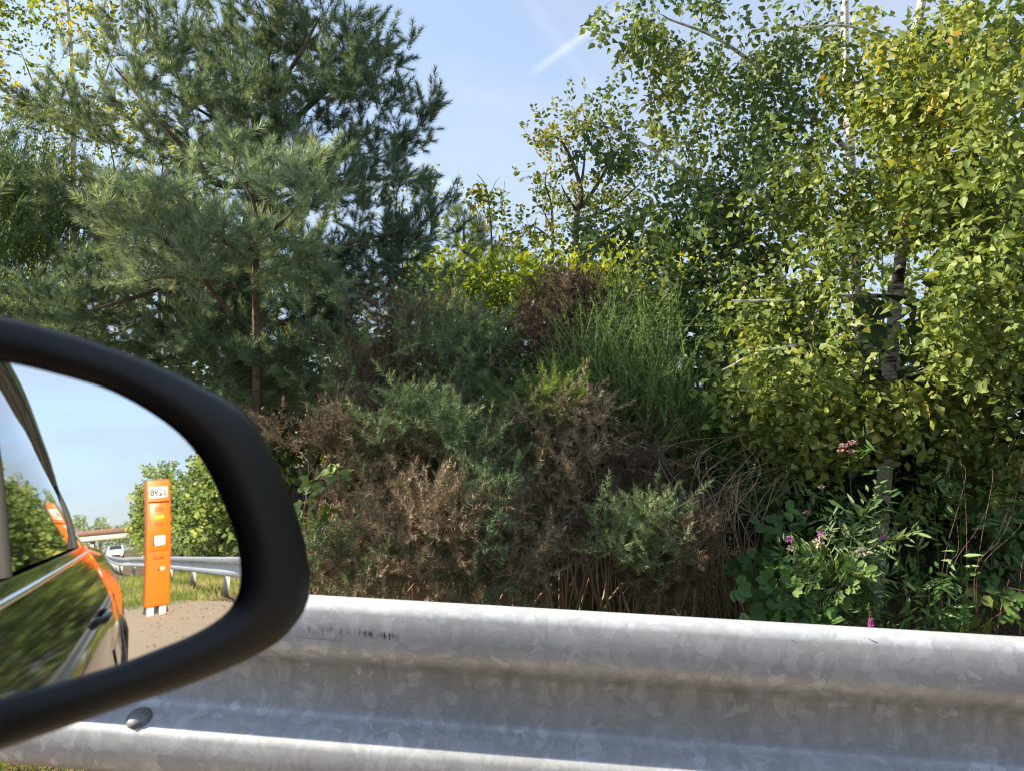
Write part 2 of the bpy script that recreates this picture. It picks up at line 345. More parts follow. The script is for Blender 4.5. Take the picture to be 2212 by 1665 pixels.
def zinc():
    m, N, L, b = new_mat('galvanised steel'); tc = N.new('ShaderNodeTexCoord')
    nz = N.new('ShaderNodeTexNoise'); nz.inputs['Scale'].default_value = 26; nz.inputs['Detail'].default_value = 2; L.new(tc.outputs['Object'], nz.inputs['Vector'])
    mxv = N.new('ShaderNodeMixRGB'); mxv.blend_type = 'LINEAR_LIGHT'; mxv.inputs[0].default_value = .03; L.new(tc.outputs['Object'], mxv.inputs[1]); L.new(nz.outputs['Color'], mxv.inputs[2])
    cells = []
    for sc in (52, 120):
        v = N.new('ShaderNodeTexVoronoi'); v.inputs['Scale'].default_value = sc; v.inputs['Randomness'].default_value = 1; L.new(mxv.outputs[0], v.inputs['Vector'])
        s_ = N.new('ShaderNodeSeparateColor'); L.new(v.outputs['Color'], s_.inputs[0]); cells.append(s_.outputs[0])
    big = N.new('ShaderNodeTexNoise'); big.inputs['Scale'].default_value = 3; big.inputs['Detail'].default_value = 4; L.new(tc.outputs['Object'], big.inputs['Vector'])
    def ma(op, a, b2, c=None):
        q = N.new('ShaderNodeMath'); q.operation = op
        for i, x in enumerate((a, b2, c)):
            if x is None: continue
            if isinstance(x, (int, float)): q.inputs[i].default_value = x
            else: L.new(x, q.inputs[i])
        return q.outputs[0]
    # spangle: most cells alike, some brighter or darker
    c1 = ma('POWER', cells[0], 3.0); c2 = ma('POWER', cells[1], 2.0)
    f = ma('ADD', ma('MULTIPLY', c1, .17), ma('MULTIPLY', c2, .08)); f = ma('ADD', f, ma('MULTIPLY', big.outputs['Fac'], .22)); f = ma('ADD', f, .37)
    # vertical drip marks of grime: noise stretched in z, strongest just under the upper wave
    mp = N.new('ShaderNodeMapping'); mp.inputs['Scale'].default_value = (20, 38, 3); L.new(tc.outputs['Object'], mp.inputs['Vector'])
    dn = N.new('ShaderNodeTexNoise'); dn.inputs['Scale'].default_value = 1; dn.inputs['Detail'].default_value = 4; L.new(mp.outputs[0], dn.inputs['Vector'])
    a = N.new('ShaderNodeAttribute'); a.attribute_name = 'tone'
    dr = N.new('ShaderNodeMapRange'); dr.inputs[1].default_value = .40; dr.inputs[2].default_value = .72; L.new(dn.outputs['Fac'], dr.inputs[0])
    dirt = ma('MULTIPLY', a.outputs['Fac'], ma('MULTIPLY_ADD', dr.outputs[0], .42, .16))
    sp = N.new('ShaderNodeTexNoise'); sp.inputs['Scale'].default_value = 13; sp.inputs['Detail'].default_value = 7; sp.inputs['Roughness'].default_value = .7; L.new(tc.outputs['Object'], sp.inputs['Vector'])
    sr = N.new('ShaderNodeMapRange'); sr.inputs[1].default_value = .64; sr.inputs[2].default_value = .78; sr.inputs[4].default_value = .5; L.new(sp.outputs['Fac'], sr.inputs[0])
    dirt2 = ma('MAXIMUM', dirt, ma('MULTIPLY', sr.outputs[0], a.outputs['Fac']))
    cc = N.new('ShaderNodeCombineColor'); L.new(f, cc.inputs[0]); L.new(ma('MULTIPLY', f, 1.05), cc.inputs[1]); L.new(ma('MULTIPLY', f, 1.10), cc.inputs[2])
    mx = N.new('ShaderNodeMixRGB'); mx.inputs[2].default_value = (.10, .095, .06, 1); L.new(dirt2, mx.inputs[0]); L.new(cc.outputs[0], mx.inputs[1])
    L.new(mx.outputs[0], b.inputs['Base Color'])
    b.inputs['Metallic'].default_value = .3
    L.new(ma('MULTIPLY_ADD', c1, -.12, .56), b.inputs['Roughness'])
    bp = N.new('ShaderNodeBump'); bp.inputs['Strength'].default_value = .12; bp.inputs['Distance'].default_value = .004; L.new(big.outputs['Fac'], bp.inputs['Height']); L.new(bp.outputs[0], b.inputs['Normal'])
    return m
M['zinc'] = zinc()
def ground_mat():
    m, N, L, b = new_mat('verge soil'); tc = N.new('ShaderNodeTexCoord')
    n = N.new('ShaderNodeTexNoise'); n.inputs['Scale'].default_value = 1.4; n.inputs['Detail'].default_value = 8; L.new(tc.outputs['Object'], n.inputs['Vector'])
    r = N.new('ShaderNodeValToRGB'); L.new(n.outputs['Fac'], r.inputs[0]); e = r.color_ramp.elements
    e[0].position = .35; e[0].color = (.07, .045, .025, 1); e[1].position = .68; e[1].color = (.17, .16, .06, 1)
    k = e.new(.5); k.color = (.13, .085, .045, 1)
    L.new(r.outputs[0], b.inputs['Base Color']); b.inputs['Roughness'].default_value = .95
    n2 = N.new('ShaderNodeTexNoise'); n2.inputs['Scale'].default_value = 40; n2.inputs['Detail'].default_value = 5; L.new(tc.outputs['Object'], n2.inputs['Vector'])
    bp = N.new('ShaderNodeBump'); bp.inputs['Strength'].default_value = .8; bp.inputs['Distance'].default_value = .03; L.new(n2.outputs['Fac'], bp.inputs['Height']); L.new(bp.outputs[0], b.inputs['Normal'])
    return m
M['soil'] = ground_mat()
M['asphalt'] = simple('asphalt', (.085, .083, .08), .9, noise=.25, nscale=60, bump=.4)
M['grit'] = simple('gritty lay-by surface', (.27, .22, .165), .95, noise=.22, nscale=70, bump=.25)

# ------------------------------------------------------------------ setting
def sheet(name, xs, ys, mat, dz=0, clipf=None):
    X, Y = np.meshgrid(xs, ys, indexing='ij'); Z = gz(X, Y)+dz
    V = np.stack([X, Y, Z], -1).reshape(-1, 3); ny = len(ys); Fc = []
    for i in range(len(xs)-1):
        for j in range(ny-1):
            Fc.append((i*ny+j, (i+1)*ny+j, (i+1)*ny+j+1, i*ny+j+1))
    o = obj(name, V, Fc, mat, smooth=True); tag(o, kind='structure'); return o
gx = np.concatenate([np.array([-900, -300, -80, -30, -20, -15, -10, -5]), np.arange(-2, 9, .5), np.array([10, 12, 15, 20, 40, 100, 300, 900])])
gy = np.concatenate([np.array([-900, -300, -150, -80, -50, -35, -25]), np.arange(-20, 12, .5), np.array([14, 20, 30, 60, 150, 400, 900])])
sheet('ground', gx, gy, M['soil'])
def ribbon(name, left, right, mat, dz, z0=-.02):
    n = len(left); V = []
    for a, b in zip(left, right): V += [(a[0], a[1], z0+dz), (b[0], b[1], z0+dz)]
    o = obj(name, V, [(2*i, 2*i+1, 2*i+3, 2*i+2) for i in range(n-1)], mat); tag(o, kind='structure'); return o
def curve_x(y):            # outer shoulder line of the road, drifting left far behind
    return .75 - .035*np.maximum(0, -y-9) - .0002*np.maximum(0, -y-9)**2*0 if y < -9 else .75
ysr = [60, 20, 5, -3, -8, -9.5, -12, -16, -20, -30, -45, -70, -110, -200, -400]
def edge(y, off=0): return (-.35 - .052*max(0, -y-9) + off + (.9 if y > -9.6 else 0)*0, y)
ribbon('road', [edge(y, -12) for y in ysr], [edge(y) for y in ysr], M['asphalt'], .004)
ribbon('lay_by', [(-.9, y) for y in (14, 8, 2, -4, -8, -9.4)], [(1.15, 14), (1.15, 8), (1.15, 2), (1.35, -4), (1.9, -8), (1.1, -9.6)], M['grit'], .008)
mk = Mass()
for y0 in range(-8, -140, -12):
    a = edge(y0, -3.6); b2 = edge(y0-4, -3.6)
    mk.add([(a[0], a[1], -.008), (a[0]-.14, a[1], -.008), (b2[0]-.14, b2[1], -.008), (b2[0], b2[1], -.008)], [(0, 1, 2, 3)])
for y0, y1 in zip(ysr[3:-1], ysr[4:]):
    a = edge(y0, -.5); b2 = edge(y1, -.5)
    mk.add([(a[0], a[1], -.008), (a[0]-.2, a[1], -.008), (b2[0]-.2, b2[1], -.008), (b2[0], b2[1], -.008)], [(0, 1, 2, 3)])
tag(mk.build('road_marking', M['white']), kind='structure')

# ------------------------------------------------------------------ guard rail
def catm(pts, step):
    P = smooth_path(pts, n=len(pts)*24); seg = np.linalg.norm(np.diff(P, axis=0), axis=1); cs = np.concatenate([[0], np.cumsum(seg)])
    s_ = np.arange(0, cs[-1], step); return np.stack([np.interp(s_, cs, P[:, k]) for k in range(3)], -1)
RAILX = 1.207
def rail_path():
    return np.array([(RAILX, 9, .75), (RAILX, 6, .75), (RAILX, 3, .75), (RAILX, 0, .75), (RAILX, -2.5, .75), (1.5, -5, .705), (1.82, -7.6, .665), (1.6, -9.9, .66), (1.26, -12.7, .66), (.86, -15.7, .66), (.15, -19.5, .66), (-.5, -23.5, .66), (-1.6, -40, .66), (-3.8, -80, .66)])
# profile: (depth towards the road, drop below the top, grime)
PROF = [(-.050, .030, 0), (-.048, .010, 0), (-.040, .002, 0), (-.026, 0, 0), (-.012, .003, 0), (-.003, .010, 0), (0, .020, 0), (.001, .040, 0), (.001, .072, 0), (-.002, .082, .05), (-.010, .093, .45), (-.030, .106, .9), (-.048, .117, .95), (-.052, .126, .8), (-.053, .150, .42), (-.053, .185, .16), (-.052, .197, .06), (-.048, .203, .05), (-.040, .208, .35), (-.014, .223, .4), (-.004, .230, .12), (0, .240, .05), (.001, .262, .1), (.000, .288, .2), (-.008, .302, .4), (-.022, .310, .5), (-.040, .312, .5)]
def build_rail():
    root = empty('guard_rail', (RAILX, 0, 0)); tag(root, 'long galvanised W-beam crash barrier beside the car, with rust-free mottled zinc', 'guard rail')
    path = rail_path(); C = catm(path, .12)
    T = np.gradient(C, axis=0); T /= np.linalg.norm(T, axis=1)[:, None]; O = np.cross(T, np.array([0, 0, 1])); O /= np.linalg.norm(O, axis=1)[:, None]
    # T runs to -Y ; O = outward or inward; make it point to the road (-X)
    if O[0][0] > 0: O = -O
    pr = np.array(PROF); n = len(C); k = len(pr)
    m = Mass(); V = C[:, None, :] + pr[None, :, :1]*O[:, None, :] - pr[None, :, 1:2]*np.array([0, 0, 1])
    back = V - .0035*O[:, None, :]
    off = np.array(root.location)
    def strip(A, flip):
        i = np.arange(n-1)[:, None]*k; j = np.arange(k-1)[None, :]
        f = np.stack([i+j, i+j+1, i+k+j+1, i+k+j], -1).reshape(-1, 4)
        m.add(A.reshape(-1, 3)-off, [tuple(x) for x in (f[:, ::-1] if flip else f)], np.tile(pr[:, 2], n))
    strip(V, False); strip(back, True)
    m.build('beam', M['zinc'], root, smooth=True)
    seg = np.linalg.norm(np.diff(C, axis=0), axis=1); cs = np.concatenate([[0], np.cumsum(seg)])
    def bolt(p, o_, r=.021):
        b = Mass(); ring = []; 
        T_ = np.array([0, 1., 0]); Z_ = np.cross(T_, o_)
        prof = [(0, .008), (.4, .0075), (.75, .005), (1, .0005), (1, -.004)]
        Vb = [p+o_*.008-off]; 
        for rr, h in prof[1:]:
            for a in np.arange(16)/16*2*math.pi: Vb.append(p-off+o_*h+(T_*math.cos(a)+Z_*math.sin(a))*r*rr)
        Fb = [(0, 1+(i+1) % 16, 1+i) for i in range(16)]
        for q in range(3):
            for i in range(16): Fb.append((1+q*16+i, 1+q*16+(i+1) % 16, 17+q*16+(i+1) % 16, 17+q*16+i))
        b.add(Vb, Fb, .0); return b.build('bolt', M['zinc_bolt'], root, smooth=True)
    M['zinc_bolt'] = simple('bolt zinc', (.20, .21, .22), .5, metal=.4, noise=.2, nscale=60)
    n_ = np.array([-.55, 0, .835]); bolt(np.array([RAILX+.020, .742, .75-.2165]), n_, .021)
    def onrail(u, v, x):
        d = Fw+(u-W/2)/F*RT-(v-H/2)/F*UP; t = (x-CAM[0])/d[0]; return CAM+t*d-off
    sc = None                                              # scuffs on the upper wave, a hair proud of the zinc
    M['scuff'] = simple('grey scuff', (.30, .305, .31), .7)
    def mark(u0, v0, u1, v1, wpx):
        a, b = onrail(u0, v0, RAILX-.0022), onrail(u1, v1, RAILX-.0022); s_ = (b-a)/np.linalg.norm(b-a); q = np.cross(s_, [1, 0, 0])*wpx/1325/2
        m1 = Mass(); m1.add([a-q*.3, a+q*.3, (a+b)/2+q, b+q*.3, b-q*.3, (a+b)/2-q], [(0, 1, 2, 3, 4, 5)]); m1.build('scuff', M['scuff'], root)
    for k in range(70):
        u = 655+207*rng.uniform()**.8; v = 1352+(u-650)*.075+rng.normal()*2; mark(u, v, u+rng.normal()*.6, v+rng.uniform(6, 19), rng.uniform(1.2, 2.6))
    for a, b in (((1800, 1468), (1985, 1480)), ((1985, 1480), (2212, 1494)), ((1875, 1378), (1905, 1392)), ((1905, 1392), (1918, 1412)), ((1709, 1380), (1722, 1388)), ((640, 1375), (760, 1386))): mark(*a, *b, 2.4)
    for s_ in np.arange(1.6, cs[-1], 2.75):
        p = np.array([np.interp(s_, cs, C[:, q]) for q in range(3)]); o_ = -np.array([np.interp(s_, cs, O[:, q]) for q in range(3)])
        if p[1] < -45: break
        pm = Mass(); g = -.05; hh = p[2]-.05
        c = p+o_*.16; R_ = np.stack([o_, np.cross([0, 0, 1], o_), [0, 0, 1]], -1)
        for dd, sx, sy in ((0, .10, .006), (-.05, .006, .055), (.05, .006, .055)):     # channel section
            pm.box((c+o_*dd)*[1, 1, 0]+[0, 0, (g+hh)/2]-off, (sx, sy, hh-g) if dd == 0 else (sx, sy, hh-g), .1, R_)
        pm.box(p+o_*.085-off-[0, 0, .155], (.06, .08, .10), .1, R_)
        pm.build('post', M['zinc'], root)
build_rail()

# ------------------------------------------------------------------ own car with its mirror
RAD = 1.35
MP0 = CAM + (lambda d: d/np.linalg.norm(d)*.35)(Fw + (262-W/2)/F*RT - (1186-H/2)/F*UP)
_d = MP0-CAM; _d /= np.linalg.norm(_d); n0 = -_d + np.array([-.025, -.9997, 0]); n0 /= np.linalg.norm(n0); MC = MP0 - n0*RAD
def mhit(u, v, extra=0):
    d = Fw + (u-W/2)/F*RT - (v-H/2)/F*UP; d /= np.linalg.norm(d); oc = CAM-MC; b = oc@d; rr = RAD+extra
    t = -b-math.sqrt(b*b-(oc@oc-rr*rr)); p = CAM+t*d; return p, (p-MC)/rr
def resample(pts, n):
    P = smooth_path([(*p, 0) for p in pts], n=len(pts)*12)[:, :2]; seg = np.linalg.norm(np.diff(P, axis=0), axis=1); cs = np.concatenate([[0], np.cumsum(seg)])
    s_ = np.linspace(0, cs[-1], n); return np.stack([np.interp(s_, cs, P[:, k]) for k in range(2)], -1)
def zz(pts): return [(a*.6021, 662.4+b*.6021) for a, b in pts]
inner = zz([(-560, 330), (-500, 230), (-380, 175), (-180, 170), (0, 192), (100, 210), (200, 235), (300, 262), (400, 295), (500, 345), (580, 395), (640, 440), (700, 500), (750, 570), (800, 670), (840, 765), (865, 850), (878, 935), (875, 1000), (862, 1050), (830, 1095), (780, 1135), (700, 1180), (600, 1222), (450, 1280), (330, 1318), (150, 1370), (0, 1412), (-200, 1455), (-400, 1460), (-520, 1400), (-590, 1200), (-600, 750), (-560, 330)])
outer = zz([(-680, 180), (-560, 60), (-400, 0), (-200, 5), (0, 35), (150, 70), (300, 115), (450, 165), (600, 225), (700, 275), (800, 325), (870, 375), (915, 425), (960, 500), (1005, 580), (1045, 680), (1078, 780), (1103, 890), (1113, 985), (1108, 1045), (1087, 1098), (1050, 1148), (1000, 1200), (900, 1258), (800, 1305), (650, 1365), (450, 1432), (250, 1503), (100, 1555), (0, 1590), (-200, 1650), (-450, 1650), (-620, 1580), (-700, 1380), (-730, 700), (-680, 180)])
def flank_x(y, z):
    """outer skin of the car's right side relative to the camera"""
    base = np.interp(z, [.10, .2, .4, .6, .75, .85, .92, 1.0], [.17, .23, .27, .262, .225, .178, .14, .125])
    end = np.clip((-y-2.3)/1.1, 0, 1); fr = np.clip((y-1.2)/1.2, 0, 1)
    return base - .10*end**2 - .22*fr**2
def belt_z(y): return np.interp(y, [-3.5, -3.1, -2.4, -1.5, -.4, .5, 1.2, 2.2], [.86, .91, .96, .985, .935, .90, .87, .78])
def roof_z(y): return np.interp(y, [-2.1, -1.75, -1.4, -1.15, -.8, -.3, .2, .55, 1.25], [.97, 1.02, 1.12, 1.21, 1.30, 1.36, 1.36, 1.30, .88])
CARW = 1.82
def wheel(c, root):
    t = Mass(); n = 40; prof = [(-.11, .20), (-.11, .29), (-.09, .315), (.09, .315), (.11, .29), (.11, .20)]
    V = []; 
    for i in range(n):
        a = i/n*2*math.pi
        for x, r in prof: V.append((c[0]+x, c[1]+r*math.cos(a), c[2]+r*math.sin(a)))
    k = len(prof); Fc = [(i*k+j, i*k+j+1, ((i+1) % n)*k+j+1, ((i+1) % n)*k+j) for i in range(n) for j in range(k-1)]
    t.add(V, Fc); o = t.build('wheel', M['rubber'], root, smooth=True)
    r = Mass(); s_ = 1 if c[0] > -.6 else -1
    for q in range(5):
        a0 = q/5*2*math.pi
        rot = np.array([[1, 0, 0], [0, math.cos(a0), -math.sin(a0)], [0, math.sin(a0), math.cos(a0)]])
        r.box(np.array(c)+rot@np.array([s_*.07, .11, 0]), (.03, .19, .05), .5, rot)
    r.tube([np.array(c)+[s_*.05, 0, 0], np.array(c)+[s_*.09, 0, 0]], .05, 16, cap=True)
    ring = [np.array(c)+[s_*.08, .195*math.cos(a), .195*math.sin(a)] for a in np.linspace(0, 2*math.pi, 33)]
    r.tube(ring, .014, 8); r.build('rim', M['rim'], o)
def build_car():
    root = empty('car', (-.65, -.6, 0)); tag(root, 'glossy black car whose side door and wing mirror fill the lower left', 'car')
    off = np.array(root.location); cx = -.65
    ys = np.concatenate([np.linspace(2.35, .6, 12), np.linspace(.5, -3.4, 60)])
    wheels_y = (1.45, -2.05)
    m = Mass(); zs_n = 26; V = []
    for y in ys:
        bz = belt_z(y); arch = .12
        for wy in wheels_y:
            dd = abs(y-wy)
            if dd < .385: arch = max(arch, .30+math.sqrt(.385**2-dd**2)*.98)
        zz_ = np.linspace(arch, bz, zs_n)
        for z in zz_: V.append((flank_x(y, z*(.92/bz) if z > .7 else z), y, z))
    V = np.array(V); n = len(ys)
    Fr = [(i*zs_n+j, i*zs_n+j+1, (i+1)*zs_n+j+1, (i+1)*zs_n+j) for i in range(n-1) for j in range(zs_n-1)]
    m.add(V-off, [f[::-1] for f in Fr])
    VL = V.copy(); VL[:, 0] = 2*cx-VL[:, 0]; m.add(VL-off, Fr)
    # bonnet, boot deck and ends
    def deck(y0, y1, crown=.04, inset=0):
        yy = [y for y in ys if y1 <= y <= y0]; D = []
        for y in yy:
            xr = flank_x(y, .92); bz = belt_z(y)
            for t in np.linspace(0, 1, 9): D.append((xr+(2*cx-2*xr)*t, y, bz+crown*(1-(2*t-1)**4)))
        m.add(np.array(D)-off, [(i*9+j, (i+1)*9+j, (i+1)*9+j+1, i*9+j+1) for i in range(len(yy)-1) for j in range(8)])
    deck(2.35, 1.15); deck(-2.0, -3.4)
    for y, s_ in ((ys[0], 1), (ys[-1], -1)):
        E_ = []
        for z in np.linspace(.14, belt_z(y), 8):
            xr = flank_x(y, z*(.92/belt_z(y)) if z > .7 else z)
            for t in np.linspace(0, 1, 9): E_.append((xr+(2*cx-2*xr)*t, y+s_*.10*(1-(2*t-1)**4)*(1 if z < .6 else .8), z))
        m.add(np.array(E_)-off, [(i*9+j, i*9+j+1, (i+1)*9+j+1, (i+1)*9+j) for i in range(7) for j in range(8)])
    # roof
    yr = np.linspace(.60, -1.9, 26); D = []
    for y in yr:
        rz = roof_z(y); xr = .045 - .03*max(0, (-y-.6))
        for t in np.linspace(0, 1, 9): D.append((xr+(2*cx-2*xr)*t, y, rz+.05*(1-(2*t-1)**4)))
    m.add(np.array(D)-off, [(i*9+j, (i+1)*9+j, (i+1)*9+j+1, i*9+j+1) for i in range(len(yr)-1) for j in range(8)])
    def pil(a, b, r, n=8):
        for sx in (0, 1):
            P = np.array([np.array(a), np.array(b)]); 
            if sx: P[:, 0] = 2*cx-P[:, 0]
            m.tube(smooth_path([P[0], (P[0]+P[1])/2+[(.012 if not sx else -.012), 0, .004], P[1]], 8)-off, r, 8)
    pil((.10, 1.12, .88), (.045, .60, 1.30), .03)            # A pillar
    o = m.build('body', M['paint'], root, smooth=True)
    # roof side rail, follows the roof edge down to the boot
    for sx in (0, 1):
        rr = Mass()
        P = np.array([(.047-.03*max(0, (-y-.6)), y, roof_z(y)-.005) for y in np.linspace(.6, -2.05, 30)]); P[:, 0] += np.linspace(0, .04, 30)**1
        if sx: P[:, 0] = 2*cx-P[:, 0]
        rr.tube(P-off, .026, 8)
        rr.build('roof_rail', M['paint'], root, smooth=True)
    fl = Mass(); fl.box(np.array([cx, -.5, .2])-off, (1.7, 3.2, .03)); fl.build('floor_pan', M['trim'], root)
    # side glass (front right window is wound down)
    def side_glass(y0, y1, sx, nm='side_window'):
        g = Mass(); yy = np.linspace(y0, y1, 18); A = []
        for y in yy:
            b_ = np.array([flank_x(y, .92)-.012, y, belt_z(y)-.01]); t_ = np.array([.047-.03*max(0, (-y-.6))+.04*(.6-y)/2.65, y, max(roof_z(y)-.01, belt_z(y)+.005)])
            for q in np.linspace(0, 1, 6): p = b_*(1-q)+t_*q; p[0] += .018*math.sin(q*math.pi); A.append(p)
        A = np.array(A)
        if sx: A[:, 0] = 2*cx-A[:, 0]
        g.add(A-off, [(i*6+j, i*6+j+1, (i+1)*6+j+1, (i+1)*6+j) for i in range(17) for j in range(5)]); g.build(nm, M['car_glass'], root, smooth=True)
    side_glass(-.42, -1.22, 0); side_glass(-1.27, -1.95, 0, 'quarter_window'); side_glass(-.42, -1.95, 1); side_glass(1.0, -.36, 1)
    for sx in (0, 1):
        for y0 in (-.39, -1.245):
            P = np.array([(flank_x(y0, .92)-.008, y0, belt_z(y0)), (.065, y0-.03, roof_z(y0)-.01)])
            if sx: P[:, 0] = 2*cx-P[:, 0]
            pm = Mass(); pm.tube(smooth_path([P[0], P.mean(0)+[.008*(1-2*sx), 0, 0], P[1]], 8)-off, .011, 8)
            pm.build('door_pillar', M['trim'], root, smooth=True)
    wg = Mass(); A = []
    for t in np.linspace(0, 1, 9):
        for q in np.linspace(0, 1, 5): A.append((.09-1.48*t-(.05-.1*t)*q, 1.14-.53*q+.08*math.sin(t*math.pi), .885+.42*q+.03*math.sin(t*math.pi)))
    wg.add(np.array(A)-off, [(i*5+j, i*5+j+1, (i+1)*5+j+1, (i+1)*5+j) for i in range(8) for j in range(4)]); wg.build('windscreen', M['car_glass'], root, smooth=True)
    # chrome waist strip
    st = Mass(); P = np.array([(flank_x(y, .905)+.004, y, belt_z(y)-.022) for y in np.linspace(.45, -2.0, 40)]); st.tube(P-off, .006, 6); st.build('chrome_strip', M['chrome'], root, smooth=True)
    # door handles
    for y0 in (-.95, ):
        hd = Mass(); hd.tube(np.array([(flank_x(y0, .8)+q, y0+dy, .80+dz) for dy, q, dz in ((.02, .0, 0), (0, .028, .002), (-.08, .034, .004), (-.16, .028, .004), (-.19, 0, .002))])-off, .011, 8); hd.build('door_handle', M['paint'], root, smooth=True)
    # door shut lines
    for y0 in (-.40, -1.30):
        P = np.array([(flank_x(y0, z)+.0015, y0-(.12 if y0 < -1 and z < .6 else 0)*(.6-z)*2, z) for z in np.linspace(.25, belt_z(y0)-.03, 20)]); sl = Mass(); sl.tube(P-off, .003, 5)
        sl.build('door_gap', M['black'], root)
    for wy in wheels_y:
        P = np.array([(flank_x(wy+.39*math.cos(a), .31+.39*math.sin(a))+.002, wy+.39*math.cos(a), .30+.385*math.sin(a)) for a in np.linspace(-.3, math.pi+.3, 30)]); al = Mass(); al.tube(P-off, .012, 6)
        al.build('wheel_arch_lip', M['paint'], root, smooth=True)
    for wy in wheels_y:
        for x in (.12, 2*cx-.12): wheel(np.array([x, wy, .30])-off, root)
    tl = Mass(); tl.box(np.array([.055, -3.36, .78])-off, (.16, .10, .13)); bevel(tl.build('tail_lamp', M['red_lamp'], root), .02)
    # wing mirror: shell > glass
    n = 120; A = resample(inner, n); B = resample(outer, n)
    # re-index both rings by angle about the glass centre so the walls do not twist
    c2 = np.array([130., 1150.])
    def by_angle(Q):
        a = np.arctan2(Q[:, 1]-c2[1], Q[:, 0]-c2[0]); o_ = np.argsort(a); a = a[o_]; Q = Q[o_]; aa = np.linspace(-math.pi, math.pi, n, endpoint=False)
        return np.stack([np.interp(aa, a, Q[:, k], period=2*math.pi) for k in range(2)], -1)
    A = by_angle(A); B = by_angle(B)
    ctr, cn = mhit(130, 1150)
    G = [mhit(*p)[0] for p in A]; g = Mass()
    GV = [ctr]; rings = 24
    for r in range(1, rings+1):
        for p in A: q = c2+(p-c2)*(r/rings*1.012); GV.append(mhit(*q, 0)[0])
    GF = [(0, 1+(i+1) % n, 1+i) for i in range(n)]
    for r in range(rings-1):
        for i in range(n): GF.append((1+r*n+(i+1) % n, 1+(r+1)*n+(i+1) % n, 1+(r+1)*n+i, 1+r*n+i))
    axis = -n0                                                # the shell bulges forward, away from the glass
    loops = []
    def ring(Q, e): return np.array([mhit(*p, e)[0] for p in Q])
    C3 = ctr
    I0 = ring(A, -.003); loops.append(I0)
    I1 = ring(A*1.0, .0015); loops.append(I1)
    I2 = ring(A+(B-A)*.12, .004); loops.append(I2)
    I3 = ring(A+(B-A)*.45, .006); loops.append(I3)
    I4 = ring(A+(B-A)*.85, .005); loops.append(I4)
    O1 = ring(B, .001); loops.append(O1)
    base = ring(B, -.002); cen = base.mean(0)
    for k, (sc, dp) in enumerate(((1.0, .008), (.985, .025), (.93, .055), (.80, .082), (.58, .100), (.30, .110), (.04, .113))):
        loops.append(cen+(base-cen)*sc+axis*dp)
    SV = np.concatenate(loops); k = len(loops)
    SF = [(r*n+i, (r+1)*n+i, (r+1)*n+(i+1) % n, r*n+(i+1) % n) for r in range(k-1) for i in range(n)]
    sh = Mass(); sh.add(SV-off, SF)
    shell = sh.build('wing_mirror', M['housing'], root, smooth=True)
    g.add(np.array(GV)-off, GF); go = g.build('mirror_glass', M['mirror'], shell, smooth=True)
    nv = np.array(GV)-MC; nv /= np.linalg.norm(nv, axis=1)[:, None]
    try: go.data.normals_split_custom_set_from_vertices([tuple(v) for v in nv])
    except Exception as e: print('custom normals', e)
    for (ua, va), (ub, vb) in ():
        sm = Mass(); sm.tube(np.array([mhit(ua+(ub-ua)*t, va+(vb-va)*t, .003+.003*math.sin(t*math.pi))[0] for t in np.linspace(0, 1, 10)])-off, .0007, 6); sm.build('seam', M['seam'], shell)
    # foot joining the shell to the door
    ft = Mass(); ft.tube(np.array([cen+axis*.05+(base[0]-cen)*.0, cen+axis*.06+np.array([-.10, .03, -.05]), np.array([.13, .42, .90])])-off, [.035, .032, .04], 12); ft.build('mirror_foot', M['housing'], root, smooth=True)
    tri = Mass(); tri.add(np.array([(.135, .28, .905), (.135, .95, .885), (.075, .62, 1.12), (.115, .28, .905), (.115, .95, .885), (.055, .62, 1.12)])-off, [(0, 1, 2), (5, 4, 3), (0, 3, 4, 1), (1, 4, 5, 2), (2, 5, 3, 0)]); tri.build('mirror_base', M['housing'], root)
    return root
build_car()

